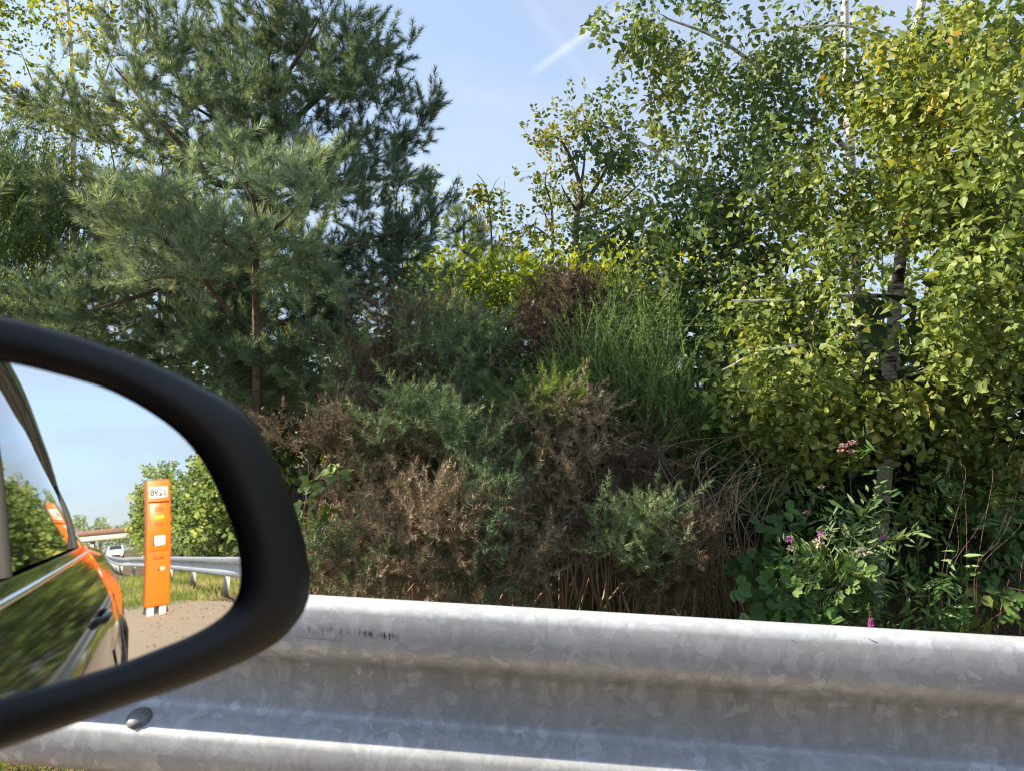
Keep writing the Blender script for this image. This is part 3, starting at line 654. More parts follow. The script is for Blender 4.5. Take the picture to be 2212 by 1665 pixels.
# ------------------------------------------------------------------ emergency phone
def text_mesh(name, body, size, loc, rot, mat, parent):
    c = bpy.data.curves.new(name, 'FONT'); c.body = body; c.size = size; c.align_x = 'CENTER'; c.align_y = 'CENTER'; c.extrude = .0008; c.offset = .004
    t = bpy.data.objects.new(name, c); COL.objects.link(t); dg = bpy.context.evaluated_depsgraph_get(); me = bpy.data.meshes.new_from_object(t.evaluated_get(dg)); bpy.data.objects.remove(t)
    o = bpy.data.objects.new(name, me); o.location = loc; o.rotation_euler = rot; me.materials.clear(); me.materials.append(mat); COL.objects.link(o); o.parent = parent; return o
def build_phone():
    root = empty('emergency_phone', (.60, -7.95, -.01)); root.rotation_euler = (0, math.radians(0), math.radians(180-8))
    tag(root, 'tall orange roadside emergency telephone column numbered 1298 seen in the wing mirror', 'emergency phone')
    wdt = .36; D = .22
    # local: face towards local -Y, column up Z
    b = Mass(); b.box((0, 0, 1.02), (wdt, D, 1.80)); o = bevel(b.build('column', M['orange'], root), .03, 4)
    for x in (-.09, .09):
        f = Mass(); f.box((x, 0, .055), (.10, .15, .15)); bevel(f.build('foot', M['concrete'], root), .008)
    f = -D/2
    p = Mass(); p.box((0, f-.002, 1.73), (.27, .008, .165)); pl = p.build('number_plate', M['white'], root)
    text_mesh('number', '1298', .125, (0, f-.0075, 1.728), (math.pi/2, 0, 0), M['black'], pl)
    s_ = Mass(); s_.box((0, f-.015, 1.60), (.30, .035, .012)); s_.build('hood', M['orange_dark'], root)
    d = Mass(); d.box((0, f-.003, 1.24), (.27, .010, .68)); dr = bevel(d.build('door', M['orange'], root), .004)
    g = Mass()
    for x0, x1, z0, z1 in ((-.137, -.134, .9, 1.58), (.134, .137, .9, 1.58), (-.137, .137, .897, .90)): g.box(((x0+x1)/2, f-.001, (z0+z1)/2), (x1-x0, .006, z1-z0))
    for k in range(5): g.box((0, f-.009, 1.52-k*.014), (.12, .004, .005)); g.box((0, f-.009, 1.30-k*.014), (.12, .004, .005))
    g.build('grille', M['orange_dark'], dr)
    y = Mass(); y.box((0, f-.009, 1.37), (.15, .006, .055)); y.build('label_plate', M['yellow_label'], dr)
    n = Mass(); n.box((-.01, f-.009, 1.04), (.16, .006, .14)); nn = n.build('notice', M['white'], dr)
    k = Mass(); k.box((.075, f-.013, 1.04), (.018, .004, .13)); 
    for q in range(5): k.box((-.03, f-.0125, 1.09-q*.02), (.08-.012*(q % 2), .002, .005))
    k.build('notice_print', M['black'], nn)
    t = Mass(); t.box((0.0, f-.002, .80), (.14, .006, .035)); t.build('badge', M['orange_dark'], root)
    l = Mass(); l.tube([(0, f-.012, .63), (0, f+.002, .63)], .014, 12, cap=True); l.build('lock', M['black'], root)
    r = Mass(); r.box((-.06, f-.002, .64), (.07, .006, .06)); r.build('sticker', M['pink_sticker'], root)
M['pink_sticker'] = simple('faded sticker', (.85, .35, .25), .6, noise=.3, nscale=50)
build_phone()

# ------------------------------------------------------------------ bridge and far car (seen in the mirror)
def build_bridge():
    root = empty('road_bridge', (0, -165, 0)); tag(root, 'concrete road bridge with brown parapet crossing the motorway behind the car', 'bridge')
    d = Mass(); d.box((-22, 0, 4.7), (64, 8, 1.5)); d.build('deck', M['concrete'], root)
    p = Mass()
    p.box((-22, 4.2, 6.2), (64, .12, 1.5)); p.box((-22, -4.2, 6.2), (64, .12, 1.5)); pr = p.build('parapet', M['parapet'], root)
    q = Mass()
    for x in np.arange(-53, 10, 2.6): q.box((x, 4.35, 6.5), (.16, .12, 2.2))
    q.box((-22, 4.35, 7.55), (64, .1, .14)); q.build('railing', M['zinc_bolt'], root)
    for x in (-11.5, -30): c = Mass(); c.box((x, 0, 2), (.9, 5, 4)); c.build('pier', M['concrete'], root)
    a = Mass(); a.add([(2.5, 4.05, -.1), (12, 4.05, -.1), (12, 4.05, 5.4), (1, 4.05, 3.95), (2.5, -4.05, -.1), (12, -4.05, -.1), (12, -4.05, 5.4), (1, -4.05, 3.95)], [(0, 1, 2, 3), (7, 6, 5, 4), (0, 4, 5, 1), (1, 5, 6, 2), (2, 6, 7, 3), (3, 7, 4, 0)]); a.build('abutment', M['concrete'], root)
build_bridge()
def build_far_car():
    root = empty('parked_car', (-1.9, -64, -.015)); tag(root, 'small silver white car far behind on the road, below the bridge', 'car')
    prof = [(2.1, .45), (2.1, .75), (1.95, .88), (1.0, 1.0), (.35, 1.42), (-1.2, 1.46), (-1.95, 1.05), (-2.1, .95), (-2.1, .4), (-1.9, .25), (1.9, .25)]
    n = len(prof); V = []
    for x in (-.85, .85):
        for y, z in prof: V.append((x*(.86 if z > 1.1 else 1), y, z))
    Fc = [tuple(range(n)), tuple(range(2*n-1, n-1, -1))]+[(i, n+i, n+(i+1) % n, (i+1) % n) for i in range(n)]
    bevel(obj('body', V, [f[::-1] for f in Fc], M['silver'], root), .06, 3)
    obj('windscreen', [(-.70, .96, 1.03), (.70, .96, 1.03), (.60, .40, 1.41), (-.60, .40, 1.41)], [(0, 1, 2, 3)], M['car_glass'], root).location = (0, .03, .02)
    for x in (-.6, .6):
        h = Mass(); h.box((x, 2.1, .72), (.34, .06, .13)); h.build('headlight', M['white'], root)
    for x in (-.78, .78):
        for y in (1.35, -1.35):
            t = Mass(); t.tube([(x-.1, y, .31), (x+.1, y, .31)], .31, 18, cap=True); t.build('wheel', M['rubber'], root)
    g = Mass(); g.box((0, 2.11, .42), (1.1, .05, .16)); g.build('grille', M['black'], root)
build_far_car()

# ------------------------------------------------------------------ plants
def axes_at(p):
    """unit vector from p towards the road side, used to turn broad leaves outward"""
    return np.array([-.8, .1, .55])
def wood_mesh(name, sets, parent):
    """sets: [(paths, material, sides)], all joined in one mesh"""
    m = Mass(); m.mi = []; ms = []
    for paths, mat, sides in sets:
        if mat not in ms: ms.append(mat)
        for pa, r0, r1 in paths: m.tube(pa, np.linspace(r0, r1, len(pa)), sides); m.mi.append(ms.index(mat))
    return m.build(name, ms[0], parent, smooth=True, mats=ms)
def project(P):
    q = P-CAM; z = q@Fw; return W/2+F*(q@RT)/z, H/2-F*(q@UP)/z
def cleared(P, clear, keep=.06):
    """thin the leaves hanging in front of the trunk where it shows bare"""
    ok = np.ones(len(P), bool); u, v = project(P)
    for (u0, v0, u1, v1, hw) in clear:
        t = (v-v0)/(v1-v0); uu = u0+(u1-u0)*t; ok &= ~((t > 0) & (t < 1) & (abs(u-uu) < hw) & (rng.uniform(size=len(P)) > keep))
    return ok
def put(mass, protos, P, T, tone=None, scale=(.85, 1.15), up=None, spin=None, mix=None):
    n = len(P)
    if n == 0: return
    tone = rng.uniform(0.1, .9, n) if tone is None else tone
    Mx = frames(T, spin, up)*rng.uniform(*scale, n)[:, None, None]
    w_ = rng.integers(0, len(protos), n)
    for k in range(len(protos)):
        q = w_ == k; mass.proto(protos[k], Mx[q], P[q], tone[q])
def clump_tone(P, scale=2.5, seed=0, amp=.35):
    r = np.random.default_rng(seed); A = r.normal(size=(6, 3))*scale; ph = r.uniform(0, 6, 6)
    s_ = sum(np.sin(P@A[k]+ph[k]) for k in range(6))/3
    return np.clip(.5+amp*s_+rng.normal(size=len(P))*.17, .10, .90)

NB = [brush(34, .055, .046, .0034, ang=.90) for _ in range(5)]
NT = [brush(44, .035, .050, .0034, ang=1.0, tip=True) for _ in range(4)]
def pine(name, label, limbs, trunk, blobs, dens=1, group=None, sc=1.0, step=.05, amp=.25, mat='needle'):
    """limbs/trunk as pixel+depth paths"""
    base = np.array(trunk[0][0][0]); root = empty(name, tuple(base)); tag(root, label, 'pine tree', group)
    paths = [(smooth_path(p, 24), a, b) for p, a, b in limbs]; tr = [(smooth_path(p, 40), a, b) for p, a, b in trunk]
    tips = blob_tips(blobs, dens, .9)
    g = grow(tr+paths, tips, zbias=.8, lift=.12, jit=.06)
    off = base
    wood_mesh('trunk', [([(p-off, a, b) for p, a, b in tr], M['bark_pine'], 10), ([(p-off, a, b) for p, a, b in paths], M['bark_pine'], 8), ([(p-off, r*.8, .002) for p, r in g], M['bark_pine'], 4)], root)
    f = Mass(); P, T, K = along(g, .42, step*sc)
    T = T + np.array([0, 0, .25]) + rng.normal(size=T.shape)*.12
    put(f, NB, P-off-T*.02, T, clump_tone(P, 2, 3, amp), (.85*sc, 1.15*sc))
    ends = K == 0; Pe = P[ends]; Te = T[ends]; put(f, NT, Pe-off, Te, clump_tone(Pe, 2, 3), (.9*sc, 1.2*sc))
    for q in range(3):                                        # side shoots round each end
        sp = Te/np.linalg.norm(Te, axis=1)[:, None] + rand_unit(len(Te))*.75 + np.array([0, 0, .2]); sp /= np.linalg.norm(sp, axis=1)[:, None]
        b = Pe - Te/np.linalg.norm(Te, axis=1)[:, None]*.05*q*sc
        for st in (.02, .065): put(f, NB, b+sp*st*sc-off, sp, clump_tone(b, 2, 3), (.8*sc, 1.05*sc))
        put(f, NT, b+sp*.11*sc-off, sp, clump_tone(b, 2, 3), (.8*sc, 1.1*sc))
    f.build('foliage', M[mat], root); return root
def leafy(name, label, cat, trunk, limbs, blobs, protos, mat, bark, dens=1, droop=.0, step=.08, s0=.3, scale=(.85, 1.15), group=None, zbias=.3, lift=.1, out=None, seed=1, twig='twig_red', amp=.35, hang=0, up=(-.7, .2, .55), spin=.8, sides=10, clear=None, catkin=0):
    base = np.array(trunk[0][0][0]); root = empty(name, tuple(base)); tag(root, label, cat, group); off = base
    tr = [(smooth_path(p, 40), a, b) for p, a, b in trunk]; lb = [(smooth_path(p, 24), a, b) for p, a, b in limbs]
    tips = blob_tips(blobs, dens, .8)
    g = grow(tr+lb, tips, zbias=zbias, lift=lift, jit=.08)
    wood_mesh('trunk', [([(p-off, a, b) for p, a, b in tr], bark, sides), ([(p-off, a, b) for p, a, b in lb], bark, 7), ([(p-off, r, .0012) for p, r in g], M[twig], 4)], root)
    f = Mass(); P, T, K = along(g, s0, step)
    if clear: ok = cleared(P, clear); P = P[ok]; T = T[ok]; K = K[ok]
    T = T/np.linalg.norm(T, axis=1)[:, None]*.7 + rand_unit(len(T))*.75; T[:, 2] -= droop
    put(f, protos, P-off, T, clump_tone(P, 2.2, seed, amp), scale, up=np.array(up), spin=spin)
    if hang:
        e = P[K == 0]; Td = rng.normal(size=e.shape)*.25 + np.array([0, 0, -1.])
        for q in range(hang): put(f, protos, e-off+np.array([0, 0, -.13*q])+rng.normal(size=e.shape)*.012, Td, clump_tone(e, 2.2, seed, amp), scale, up=np.array(up), spin=spin)
    if catkin:
        e = P[rng.uniform(size=len(P)) < catkin]; Td = rng.normal(size=e.shape)*.2+np.array([0, 0, -1.]); put(f, [CAT], e-off, Td, np.full(len(e), .93), (.8, 1.2))
    f.build('foliage', mat, root)
    return root
CAT = (np.array([(0, 0, .004), (.0035, 0, .012), (.003, 0, .030), (0, 0, .036), (-.003, 0, .030), (-.0035, 0, .012), (0, 0, .004), (0, .0035, .012), (0, .003, .030), (0, 0, .036), (0, -.003, .030), (0, -.0035, .012)]), [(0, 1, 2, 3), (0, 3, 4, 5), (6, 7, 8, 9), (6, 9, 10, 11)], np.zeros(12))
def sp_birch(s=1.0): return [spray(10, .16*s, .040*s, .031*s, spread=1.2, petiole=.018*s, face=(.5, 0, 0)) for _ in range(5)]
BIR = sp_birch(); OAK = [spray(8, .10, .062, .036, kind='oak', spread=1.3, petiole=.006) for _ in range(4)]
LIME = [spray(9, .16, .060, .040, kind='oval', spread=1.3) for _ in range(4)]
BIG = [spray(20, .30, .058, .040, kind='oval', spread=1.3) for _ in range(4)]

# -- the big pine, its near boughs and lower skirts
D = 5.0
trunk = [(np.vstack([[*at(510, 1150, D)[:2], -.05]*1, px((512, 950, D), (522, 720, D), (531, 563, D), (556, 400, D), (598, 300, D), (586, 205, D), (570, 140, D), (600, 40, D), (612, -80, D), (620, -220, D))]), .066, .018)]
limbs = [
 (px((560, 400, D), (468, 396, D-.2), (420, 340, D-.3), (360, 280, D-.4), (250, 150, D-.3)), .030, .008),
 (px((545, 480, D), (690, 400, D-.1), (712, 342, D-.1), (800, 280, D)), .028, .008),
 (px((600, 290, D), (700, 200, D), (760, 130, D), (800, 60, D)), .022, .007),
 (px((598, 290, D), (560, 330, D+.2), (450, 250, D+.2), (330, 180, D)), .02, .006),
 (px((588, 205, D), (640, 130, D-.3), (690, 40, D-.3)), .018, .006),
 (px((535, 560, D), (570, 500, D-.7), (585, 450, D-1.2), (560, 410, D-1.35)), .022, .008),
 (px((530, 590, D), (430, 560, D-.8), (330, 500, D-1.3), (240, 440, D-1.35)), .022, .007),
 (px((527, 640, D), (400, 610, D-.7), (300, 640, D-1.0), (200, 670, D-1.1)), .024, .008),
 (px((530, 600, D), (640, 560, D-.4), (740, 530, D-.5), (860, 500, D-.3)), .022, .007),
 (px((524, 700, D), (620, 700, D-.7), (700, 740, D-.9)), .018, .006),
 (px((522, 740, D), (500, 760, D-.6), (470, 820, D-.9)), .016, .006),
 (px((528, 620, D), (400, 640, D+.4), (250, 600, D+.5)), .02, .006)]
blobs = [(560, -60, D, 260, 110, .9, 120), (600, 90, D, 210, 130, .8, 130), (420, 170, D-.1, 190, 130, .8, 110), (300, 90, D, 110, 70, .5, 36), (740, 150, D, 90, 120, .5, 55),
 (560, 300, D, 260, 120, .9, 130), (350, 300, D-.1, 170, 110, .8, 80), (790, 260, D, 115, 85, .45, 58), (820, 360, D, 80, 90, .5, 45), (720, 420, D-.1, 160, 90, .7, 75),
 (870, 500, D-.1, 80, 70, .5, 45), (640, 560, D, 230, 90, .9, 90), (820, 600, D, 120, 80, .6, 55), (250, 470, D, 170, 120, .7, 70), (400, 600, D-.2, 220, 90, .8, 90), (330, 690, D-.5, 260, 60, .6, 80), (80, 700, D-.7, 120, 60, .5, 30), (560, 700, D-.6, 120, 60, .4, 30), (520, 470, D-.5, 110, 70, .2, 20), (520, 780, D-.7, 80, 70, .2, 26),
 (180, 640, D-1.0, 150, 40, .25, 34), (90, 620, D-1.0, 60, 30, .2, 8), (680, 680, D-.4, 150, 70, .6, 60), (500, 660, D-.3, 190, 60, .7, 46), (640, 780, D-.8, 130, 60, .4, 50), (470, 800, D-.9, 110, 70, .35, 40), (300, 760, D-.3, 220, 60, .6, 40), (740, 850, D-.6, 80, 60, .4, 18), (560, 880, D-.8, 80, 50, .3, 14), (860, 680, D, 90, 70, .5, 30),
 (900, 235, D, 26, 36, .2, 8), (845, 190, D, 30, 40, .2, 9), (815, 60, D, 18, 40, .2, 8), (930, 450, D, 18, 40, .2, 7)]
pine('scots_pine', 'large blue-green pine with long needles, its bark reddish, above the wing mirror', limbs, trunk, blobs, dens=.98)
# lit near bough of the same tree kind: a second, nearer young pine whose top reaches into the big one
trunk = [(np.vstack([px((560, 1010, 4.1)), px((555, 820, 4.0), (552, 600, 3.85), (560, 500, 3.7), (580, 420, 3.7))]), .028, .008)]
trunk[0][0][0][2] = 0
limbs = [(px((500, 680, 3.8), (400, 560, 3.7), (330, 500, 3.65), (250, 430, 3.6)), .014, .005), (px((540, 540, 3.7), (620, 470, 3.65), (680, 405, 3.6)), .012, .004),
 (px((530, 560, 3.7), (460, 500, 3.65), (390, 420, 3.6), (350, 400, 3.6)), .012, .004), (px((510, 620, 3.75), (420, 600, 3.6), (330, 600, 3.5)), .012, .004), (px((560, 500, 3.7), (540, 420, 3.65), (480, 350, 3.65)), .010, .004)]
blobs = [(580, 370, 3.65, 30, 50, .15, 7), (480, 370, 3.65, 28, 50, .15, 7), (670, 410, 3.6, 40, 30, .15, 7), (640, 480, 3.65, 80, 40, .2, 14), (360, 420, 3.6, 30, 45, .15, 7), (400, 470, 3.6, 60, 40, .2, 12), (265, 450, 3.6, 40, 38, .15, 8), (310, 500, 3.6, 50, 40, .2, 10), (350, 560, 3.55, 60, 35, .2, 10), (480, 520, 3.7, 90, 50, .3, 16), (330, 610, 3.5, 50, 22, .15, 7), (560, 570, 3.7, 90, 40, .3, 12)]
pine('scots_pine', 'smaller blue-green pine with upright shoot tips, its needles coloured pale as if sunlit, standing in front of the large pine', limbs, trunk, blobs, dens=1.0, step=.045, sc=1.08, mat='needle_sunlit')
# two young pines far off in the gap
for i, (u, v, top, d, lab) in enumerate(((1000, 600, 458, 10.5, 'distant young pine with one thin leading shoot, left of its bushier neighbour against the sky'), (1032, 610, 470, 11.0, 'distant young pine with a blunt bushy top, right of its thinner neighbour against the sky'))):
    t = [(np.vstack([px((u, v+160, d)), px((u, v, d), (u+2, top+20, d))]), .05, .01)]; t[0][0][0][2] = 0.1
    bl = [(u, top+14, d, 5, 16, .05, 6), (u, top+50, d, 20, 26, .15, 18), (u+4, top+100, d, 34 if i == 0 else 40, 40, .3, 26), (u, top+170, d, 50, 50, .4, 26)]
    pine('young_pine', lab, [], t, bl, sc=1.25, step=.08, group='distant young pines')

# -- birches, right
def T0(*pts):  # trunk path dropped to the ground at its first point
    P = px(*pts); g = P[0].copy(); g[2] = float(gz(g[0], g[1]))-.05; return np.vstack([g, P]) if P[0][2] > g[2]+.1 else P
limbsA = [(px((1935, 560, 4.4), (2000, 500, 4.1), (2080, 430, 3.8), (2150, 380, 3.6)), .014, .004), (px((1930, 640, 4.4), (1840, 640, 3.9), (1700, 650, 3.6), (1580, 650, 3.5)), .014, .004),
 (px((1925, 700, 4.4), (2010, 640, 3.9), (2100, 600, 3.5)), .012, .004), (px((1945, 450, 4.4), (1860, 380, 4.1), (1780, 330, 3.9)), .014, .004), (px((1940, 330, 4.4), (2050, 200, 4.0), (2150, 120, 3.7)), .014, .004),
 (px((1960, 120, 4.4), (1850, 60, 4.1), (1720, 60, 3.9)), .012, .004), (px((1925, 760, 4.4), (1800, 740, 3.7), (1650, 760, 3.4), (1560, 800, 3.3)), .012, .004), (px((1920, 820, 4.4), (2050, 800, 3.7), (2180, 850, 3.4)), .012, .004)]
blobsA = [(2060, 60, 3.8, 220, 130, .5, 60), (1850, 90, 4.0, 190, 140, .5, 50), (2080, 250, 3.6, 220, 130, .5, 75), (1870, 280, 3.9, 190, 110, .5, 60), (2100, 420, 3.5, 180, 110, .4, 60), (1930, 430, 3.9, 160, 90, .4, 32),
 (1760, 400, 3.9, 120, 80, .4, 28), (2120, 590, 3.4, 150, 100, .4, 44), (1820, 560, 3.7, 130, 70, .4, 30), (1690, 640, 3.6, 130, 55, .35, 34), (1860, 690, 3.5, 180, 50, .3, 34), (2070, 720, 3.4, 180, 60, .35, 40), (1620, 770, 3.4, 140, 45, .3, 32),
 (1800, 800, 3.5, 200, 45, .3, 34), (2080, 860, 3.5, 180, 60, .3, 32), (1700, 870, 3.5, 160, 30, .3, 18), (1960, 900, 3.7, 160, 40, .3, 14), (1960, 1010, 3.6, 50, 60, .15, 5), (2150, 960, 3.6, 90, 50, .2, 16), (1750, 960, 3.6, 60, 30, .15, 6)]
leafy('birch_tree', 'white-trunked birch with bright yellow-green leaves, the rightmost tree', 'birch tree', [(T0((1890, 1290, 4.4), (1905, 1100, 4.4), (1915, 960, 4.4), (1922, 780, 4.4), (1945, 560, 4.4), (1955, 440, 4.4), (1935, 230, 4.4), (1985, 40, 4.4), (2010, -160, 4.4)), .052, .022)], limbsA, blobsA, BIR, M['birch'], M['bark_birch'], dens=1.25, droop=.8, step=.085, hang=2, lift=-.10, seed=4, catkin=.25, amp=.2, up=(-.5, .65, .45), spin=1.0, clear=[(1958, 430, 1932, 630, 74), (1930, 650, 1916, 810, 84), (1915, 880, 1892, 1230, 90), (1850, 500, 1847, 640, 42), (1836, 240, 1838, 350, 42)])
limbsB = [(px((1850, 600, 5.1), (1730, 562, 4.8), (1636, 427, 4.6), (1560, 330, 4.5)), .022, .008), (px((1838, 330, 5.1), (1700, 200, 4.8), (1560, 90, 4.6), (1440, 40, 4.5)), .02, .006), (px((1848, 520, 5.1), (1700, 480, 4.8), (1500, 380, 4.6), (1350, 290, 4.6), (1230, 255, 4.6)), .018, .003),
 (px((1850, 650, 5.1), (1650, 600, 4.6), (1450, 620, 4.3), (1380, 640, 4.2)), .016, .004), (px((1730, 562, 4.8), (1600, 520, 4.6), (1450, 480, 4.5)), .012, .004)]
blobsB = [(1480, 30, 4.5, 130, 70, .5, 44), (1640, 110, 4.6, 150, 110, .6, 60), (1400, 100, 4.5, 55, 55, .2, 10), (1470, 160, 4.5, 60, 50, .3, 14), (1620, 280, 4.6, 150, 90, .6, 60), (1530, 400, 4.5, 150, 90, .6, 60), (1700, 400, 4.8, 150, 120, .5, 44), (1430, 480, 4.4, 110, 100, .5, 46),
 (1560, 560, 4.4, 170, 80, .5, 60), (1400, 620, 4.2, 80, 70, .3, 26), (1480, 680, 4.1, 120, 40, .3, 26), (1800, 200, 4.9, 150, 150, .5, 40), (1340, 310, 4.6, 110, 24, .15, 12), (1700, 720, 4.6, 180, 80, .4, 34), (1900, 620, 5.0, 200, 150, .4, 40)]
leafy('birch_tree', 'birch with shaded bluish-green leaves and a thin pale trunk, left of the bright rightmost birch', 'birch tree', [(T0((1850, 1200, 5.1), (1852, 900, 5.1), (1847, 567, 5.1), (1836, 310, 5.1), (1825, 80, 5.1), (1830, -160, 5.1)), .048, .02), (T0((1935, 1000, 4.9), (1935, 700, 4.8), (1945, 560, 4.8), (1955, 420, 4.9), (1990, 250, 5)), .028, .012)], limbsB, blobsB, BIR, M['birch_shaded'], M['bark_birch'], dens=1.3, spin=1.0, up=(-.5, .5, .5), clear=[(1955, 430, 1918, 830, 80), (1915, 880, 1892, 1230, 90), (1836, 240, 1838, 350, 40), (1850, 500, 1847, 640, 40), (1728, 575, 1625, 420, 26), (1955, 440, 1920, 810, 40)], droop=.6, step=.095, hang=1, lift=-.05, seed=9)
# -- birch, far left, behind the pine
leafy('birch_tree', 'slender backlit birch with small yellow-green leaves, at the far left behind the large pine', 'birch tree', [(T0((160, 800, 6.6), (158, 560, 6.6), (158, 270, 6.6), (150, 60, 6.6), (130, -100, 6.6)), .035, .012)],
 [(px((158, 330, 6.6), (90, 220, 6.5), (40, 100, 6.4)), .012, .004), (px((158, 300, 6.6), (220, 180, 6.6), (260, 60, 6.6)), .012, .004), (px((158, 420, 6.6), (60, 380, 6.5), (10, 300, 6.5)), .012, .004)],
 [(60, 40, 6.5, 130, 90, .5, 46), (190, 60, 6.6, 110, 100, .5, 40), (60, 210, 6.5, 110, 80, .4, 46), (200, 230, 6.6, 90, 100, .4, 34), (60, 340, 6.5, 110, 70, .4, 40), (230, 400, 6.7, 120, 90, .4, 36), (-120, 150, 6.5, 110, 220, .5, 40)], BIR, M['birch_backlit'], M['bark_birch'], droop=.3, step=.10, hang=1, lift=-.08, seed=12)

# -- oaks in the gap
leafy('oak_tree', 'tall bare-stemmed oak with knotty dark limbs against the sky', 'oak tree', [(T0((1243, 760, 9), (1243, 560, 9), (1246, 470, 9), (1256, 420, 9), (1240, 360, 9), (1215, 310, 9), (1190, 290, 9)), .055, .012)],
 [(px((1246, 460, 9), (1290, 400, 9), (1320, 330, 9), (1300, 260, 9)), .030, .006), (px((1250, 430, 9), (1262, 350, 9), (1262, 270, 9)), .022, .005), (px((1246, 480, 9), (1320, 450, 9.2), (1380, 400, 9.2)), .03, .008), (px((1245, 455, 9), (1222, 420, 8.9), (1212, 400, 8.9)), .02, .006), (px((1246, 540, 9), (1300, 520, 9.1), (1350, 500, 9.1)), .03, .008)],
 [(1250, 262, 9, 60, 22, .4, 24), (1195, 300, 9, 34, 26, .3, 16), (1305, 300, 9, 60, 50, .5, 34), (1250, 330, 9, 60, 40, .4, 18), (1370, 340, 9, 70, 70, .5, 40), (1320, 400, 9.2, 80, 50, .5, 36), (1390, 460, 9.2, 90, 80, .5, 44), (1300, 480, 9, 50, 60, .5, 26), (1240, 420, 9, 34, 40, .3, 8), (1300, 560, 9, 80, 40, .5, 30), (1220, 560, 9, 50, 30, .4, 16)], OAK, M['oak'], M['bark_dark'], step=.10, s0=.15, dens=2.1, seed=21, twig='bark_dark')
leafy('oak_tree', 'thin dark oak stem with tufted twigs, just left of the tall oak', 'oak tree', [(T0((1193, 760, 8.7), (1193, 560, 8.7), (1194, 500, 8.7), (1190, 440, 8.7), (1178, 400, 8.7), (1180, 372, 8.7)), .028, .006)],
 [(px((1194, 500, 8.7), (1180, 470, 8.7), (1168, 445, 8.7)), .015, .005), (px((1194, 520, 8.7), (1170, 500, 8.7), (1150, 490, 8.7), (1120, 500, 8.7)), .014, .004)],
 [(1180, 385, 8.7, 20, 18, .2, 8), (1200, 420, 8.7, 20, 36, .2, 11), (1175, 450, 8.7, 16, 26, .2, 6), (1205, 480, 8.7, 22, 30, .2, 8), (1160, 500, 8.7, 34, 14, .2, 7), (1190, 545, 8.7, 40, 30, .3, 14)], OAK, M['oak'], M['bark_dark'], step=.11, s0=.2, dens=1.5, seed=22, twig='bark_dark')
leafy('oak_sapling', 'spindly oak sapling with a few curled leaves poking up in the sky gap', 'oak sapling', [(T0((1066, 760, 7.5), (1066, 640, 7.5), (1062, 520, 7.5), (1056, 440, 7.5), (1048, 400, 7.5), (1030, 376, 7.5)), .016, .003)],
 [(px((1062, 470, 7.5), (1085, 440, 7.5), (1090, 392, 7.5)), .005, .002), (px((1062, 490, 7.5), (1040, 450, 7.5), (1018, 425, 7.5)), .005, .002), (px((1064, 590, 7.5), (1110, 540, 7.5), (1140, 490, 7.5)), .007, .003), (px((1064, 600, 7.5), (1150, 570, 7.5), (1190, 540, 7.5)), .006, .002), (px((1060, 420, 7.5), (1070, 395, 7.5), (1080, 385, 7.5)), .004, .0015)],
 [(1058, 425, 7.5, 18, 22, .1, 8), (1062, 470, 7.5, 26, 14, .15, 9), (1030, 440, 7.5, 18, 12, .1, 3), (1120, 500, 7.5, 40, 34, .2, 14), (1060, 560, 7.5, 46, 36, .3, 22), (1150, 560, 7.5, 50, 20, .2, 8), (1060, 630, 7.5, 60, 40, .3, 24)], OAK, M['oak'], M['bark_dark'], step=.12, s0=.3, dens=1.8, seed=23, twig='bark_dark')

# -- sunlit scrub behind, and the hedge that closes the view
def scrub(u, v, d, ru, rv, n, mat, protos, label, cat='shrub', name='leafy_shrub', group=None, seed=30, sc=(.9, 1.2), rd=.7, step=.15, up=(-.7, .2, .55)):
    c = at(u, v, d); g0 = np.array([c[0], c[1], float(gz(c[0], c[1]))-.05]); P0 = c.copy(); top = at(u, v-rv*.4, d)
    st = []
    for k in range(4):
        e = at(u+(k-1.5)*ru*.5, v-rv*.3, d); st.append((np.array([g0+rng.normal(size=3)*[.06, .06, 0], (g0+e)/2+rng.normal(size=3)*.05, e]), .022, .006))
    blobs = [(u, v, d, ru, rv, rd, n)]
    if c[2]-rv*d/F > .3: blobs.append((u, v+rv*.9, d, ru*.8, rv*.5, rd*.8, int(n*.4)))
    return leafy(name, label, cat, st[:1], st[1:], blobs, protos, M[mat], M['bark_dark'], step=step, s0=.2, scale=sc, group=group, seed=seed, twig='bark_dark', up=up)
G = 'sunlit shrubs behind the gorse'
scrub(970, 625, 6.8, 80, 70, 150, 'lime', LIME, 'yellow-green shrub glowing behind the gorse, below the distant young pines', seed=31)
scrub(1110, 635, 6.8, 100, 60, 170, 'lime', LIME, 'yellow-green shrub behind the gorse, around the foot of the oak sapling', seed=32)
scrub(1280, 615, 6.8, 110, 55, 180, 'lime', LIME, 'bright yellow-green shrub behind the dark brown dead gorse, below the tall oak', seed=33)
scrub(900, 470, 8.5, 50, 80, 44, 'birch_backlit', BIR, 'small-leaved tree with backlit yellow in its leaf colour, poking past the right edge of the large pine', 'tree', 'young_birch', seed=34)
scrub(40, 560, 7.6, 160, 130, 150, 'lime', LIME, 'yellow-green backlit shrub at the far left edge, behind the tall broom', seed=41)
scrub(330, 560, 8.0, 200, 110, 120, 'lime', LIME, 'yellow-green backlit shrub showing through the lower boughs of the large pine', seed=35)
scrub(640, 640, 8.4, 200, 80, 90, 'lime', LIME, 'yellow-green backlit shrub showing right of the large pine trunk', seed=36)
scrub(420, 300, 8.2, 260, 170, 90, 'birch_backlit', BIR, 'yellow-green birch crown glimpsed through the middle of the large pine', 'tree', 'young_birch', seed=37, sc=(1.2, 1.6))
scrub(1560, 590, 7.5, 200, 110, 190, 'lime', LIME, 'pale sunlit shrub seen through the shaded birch', seed=38)
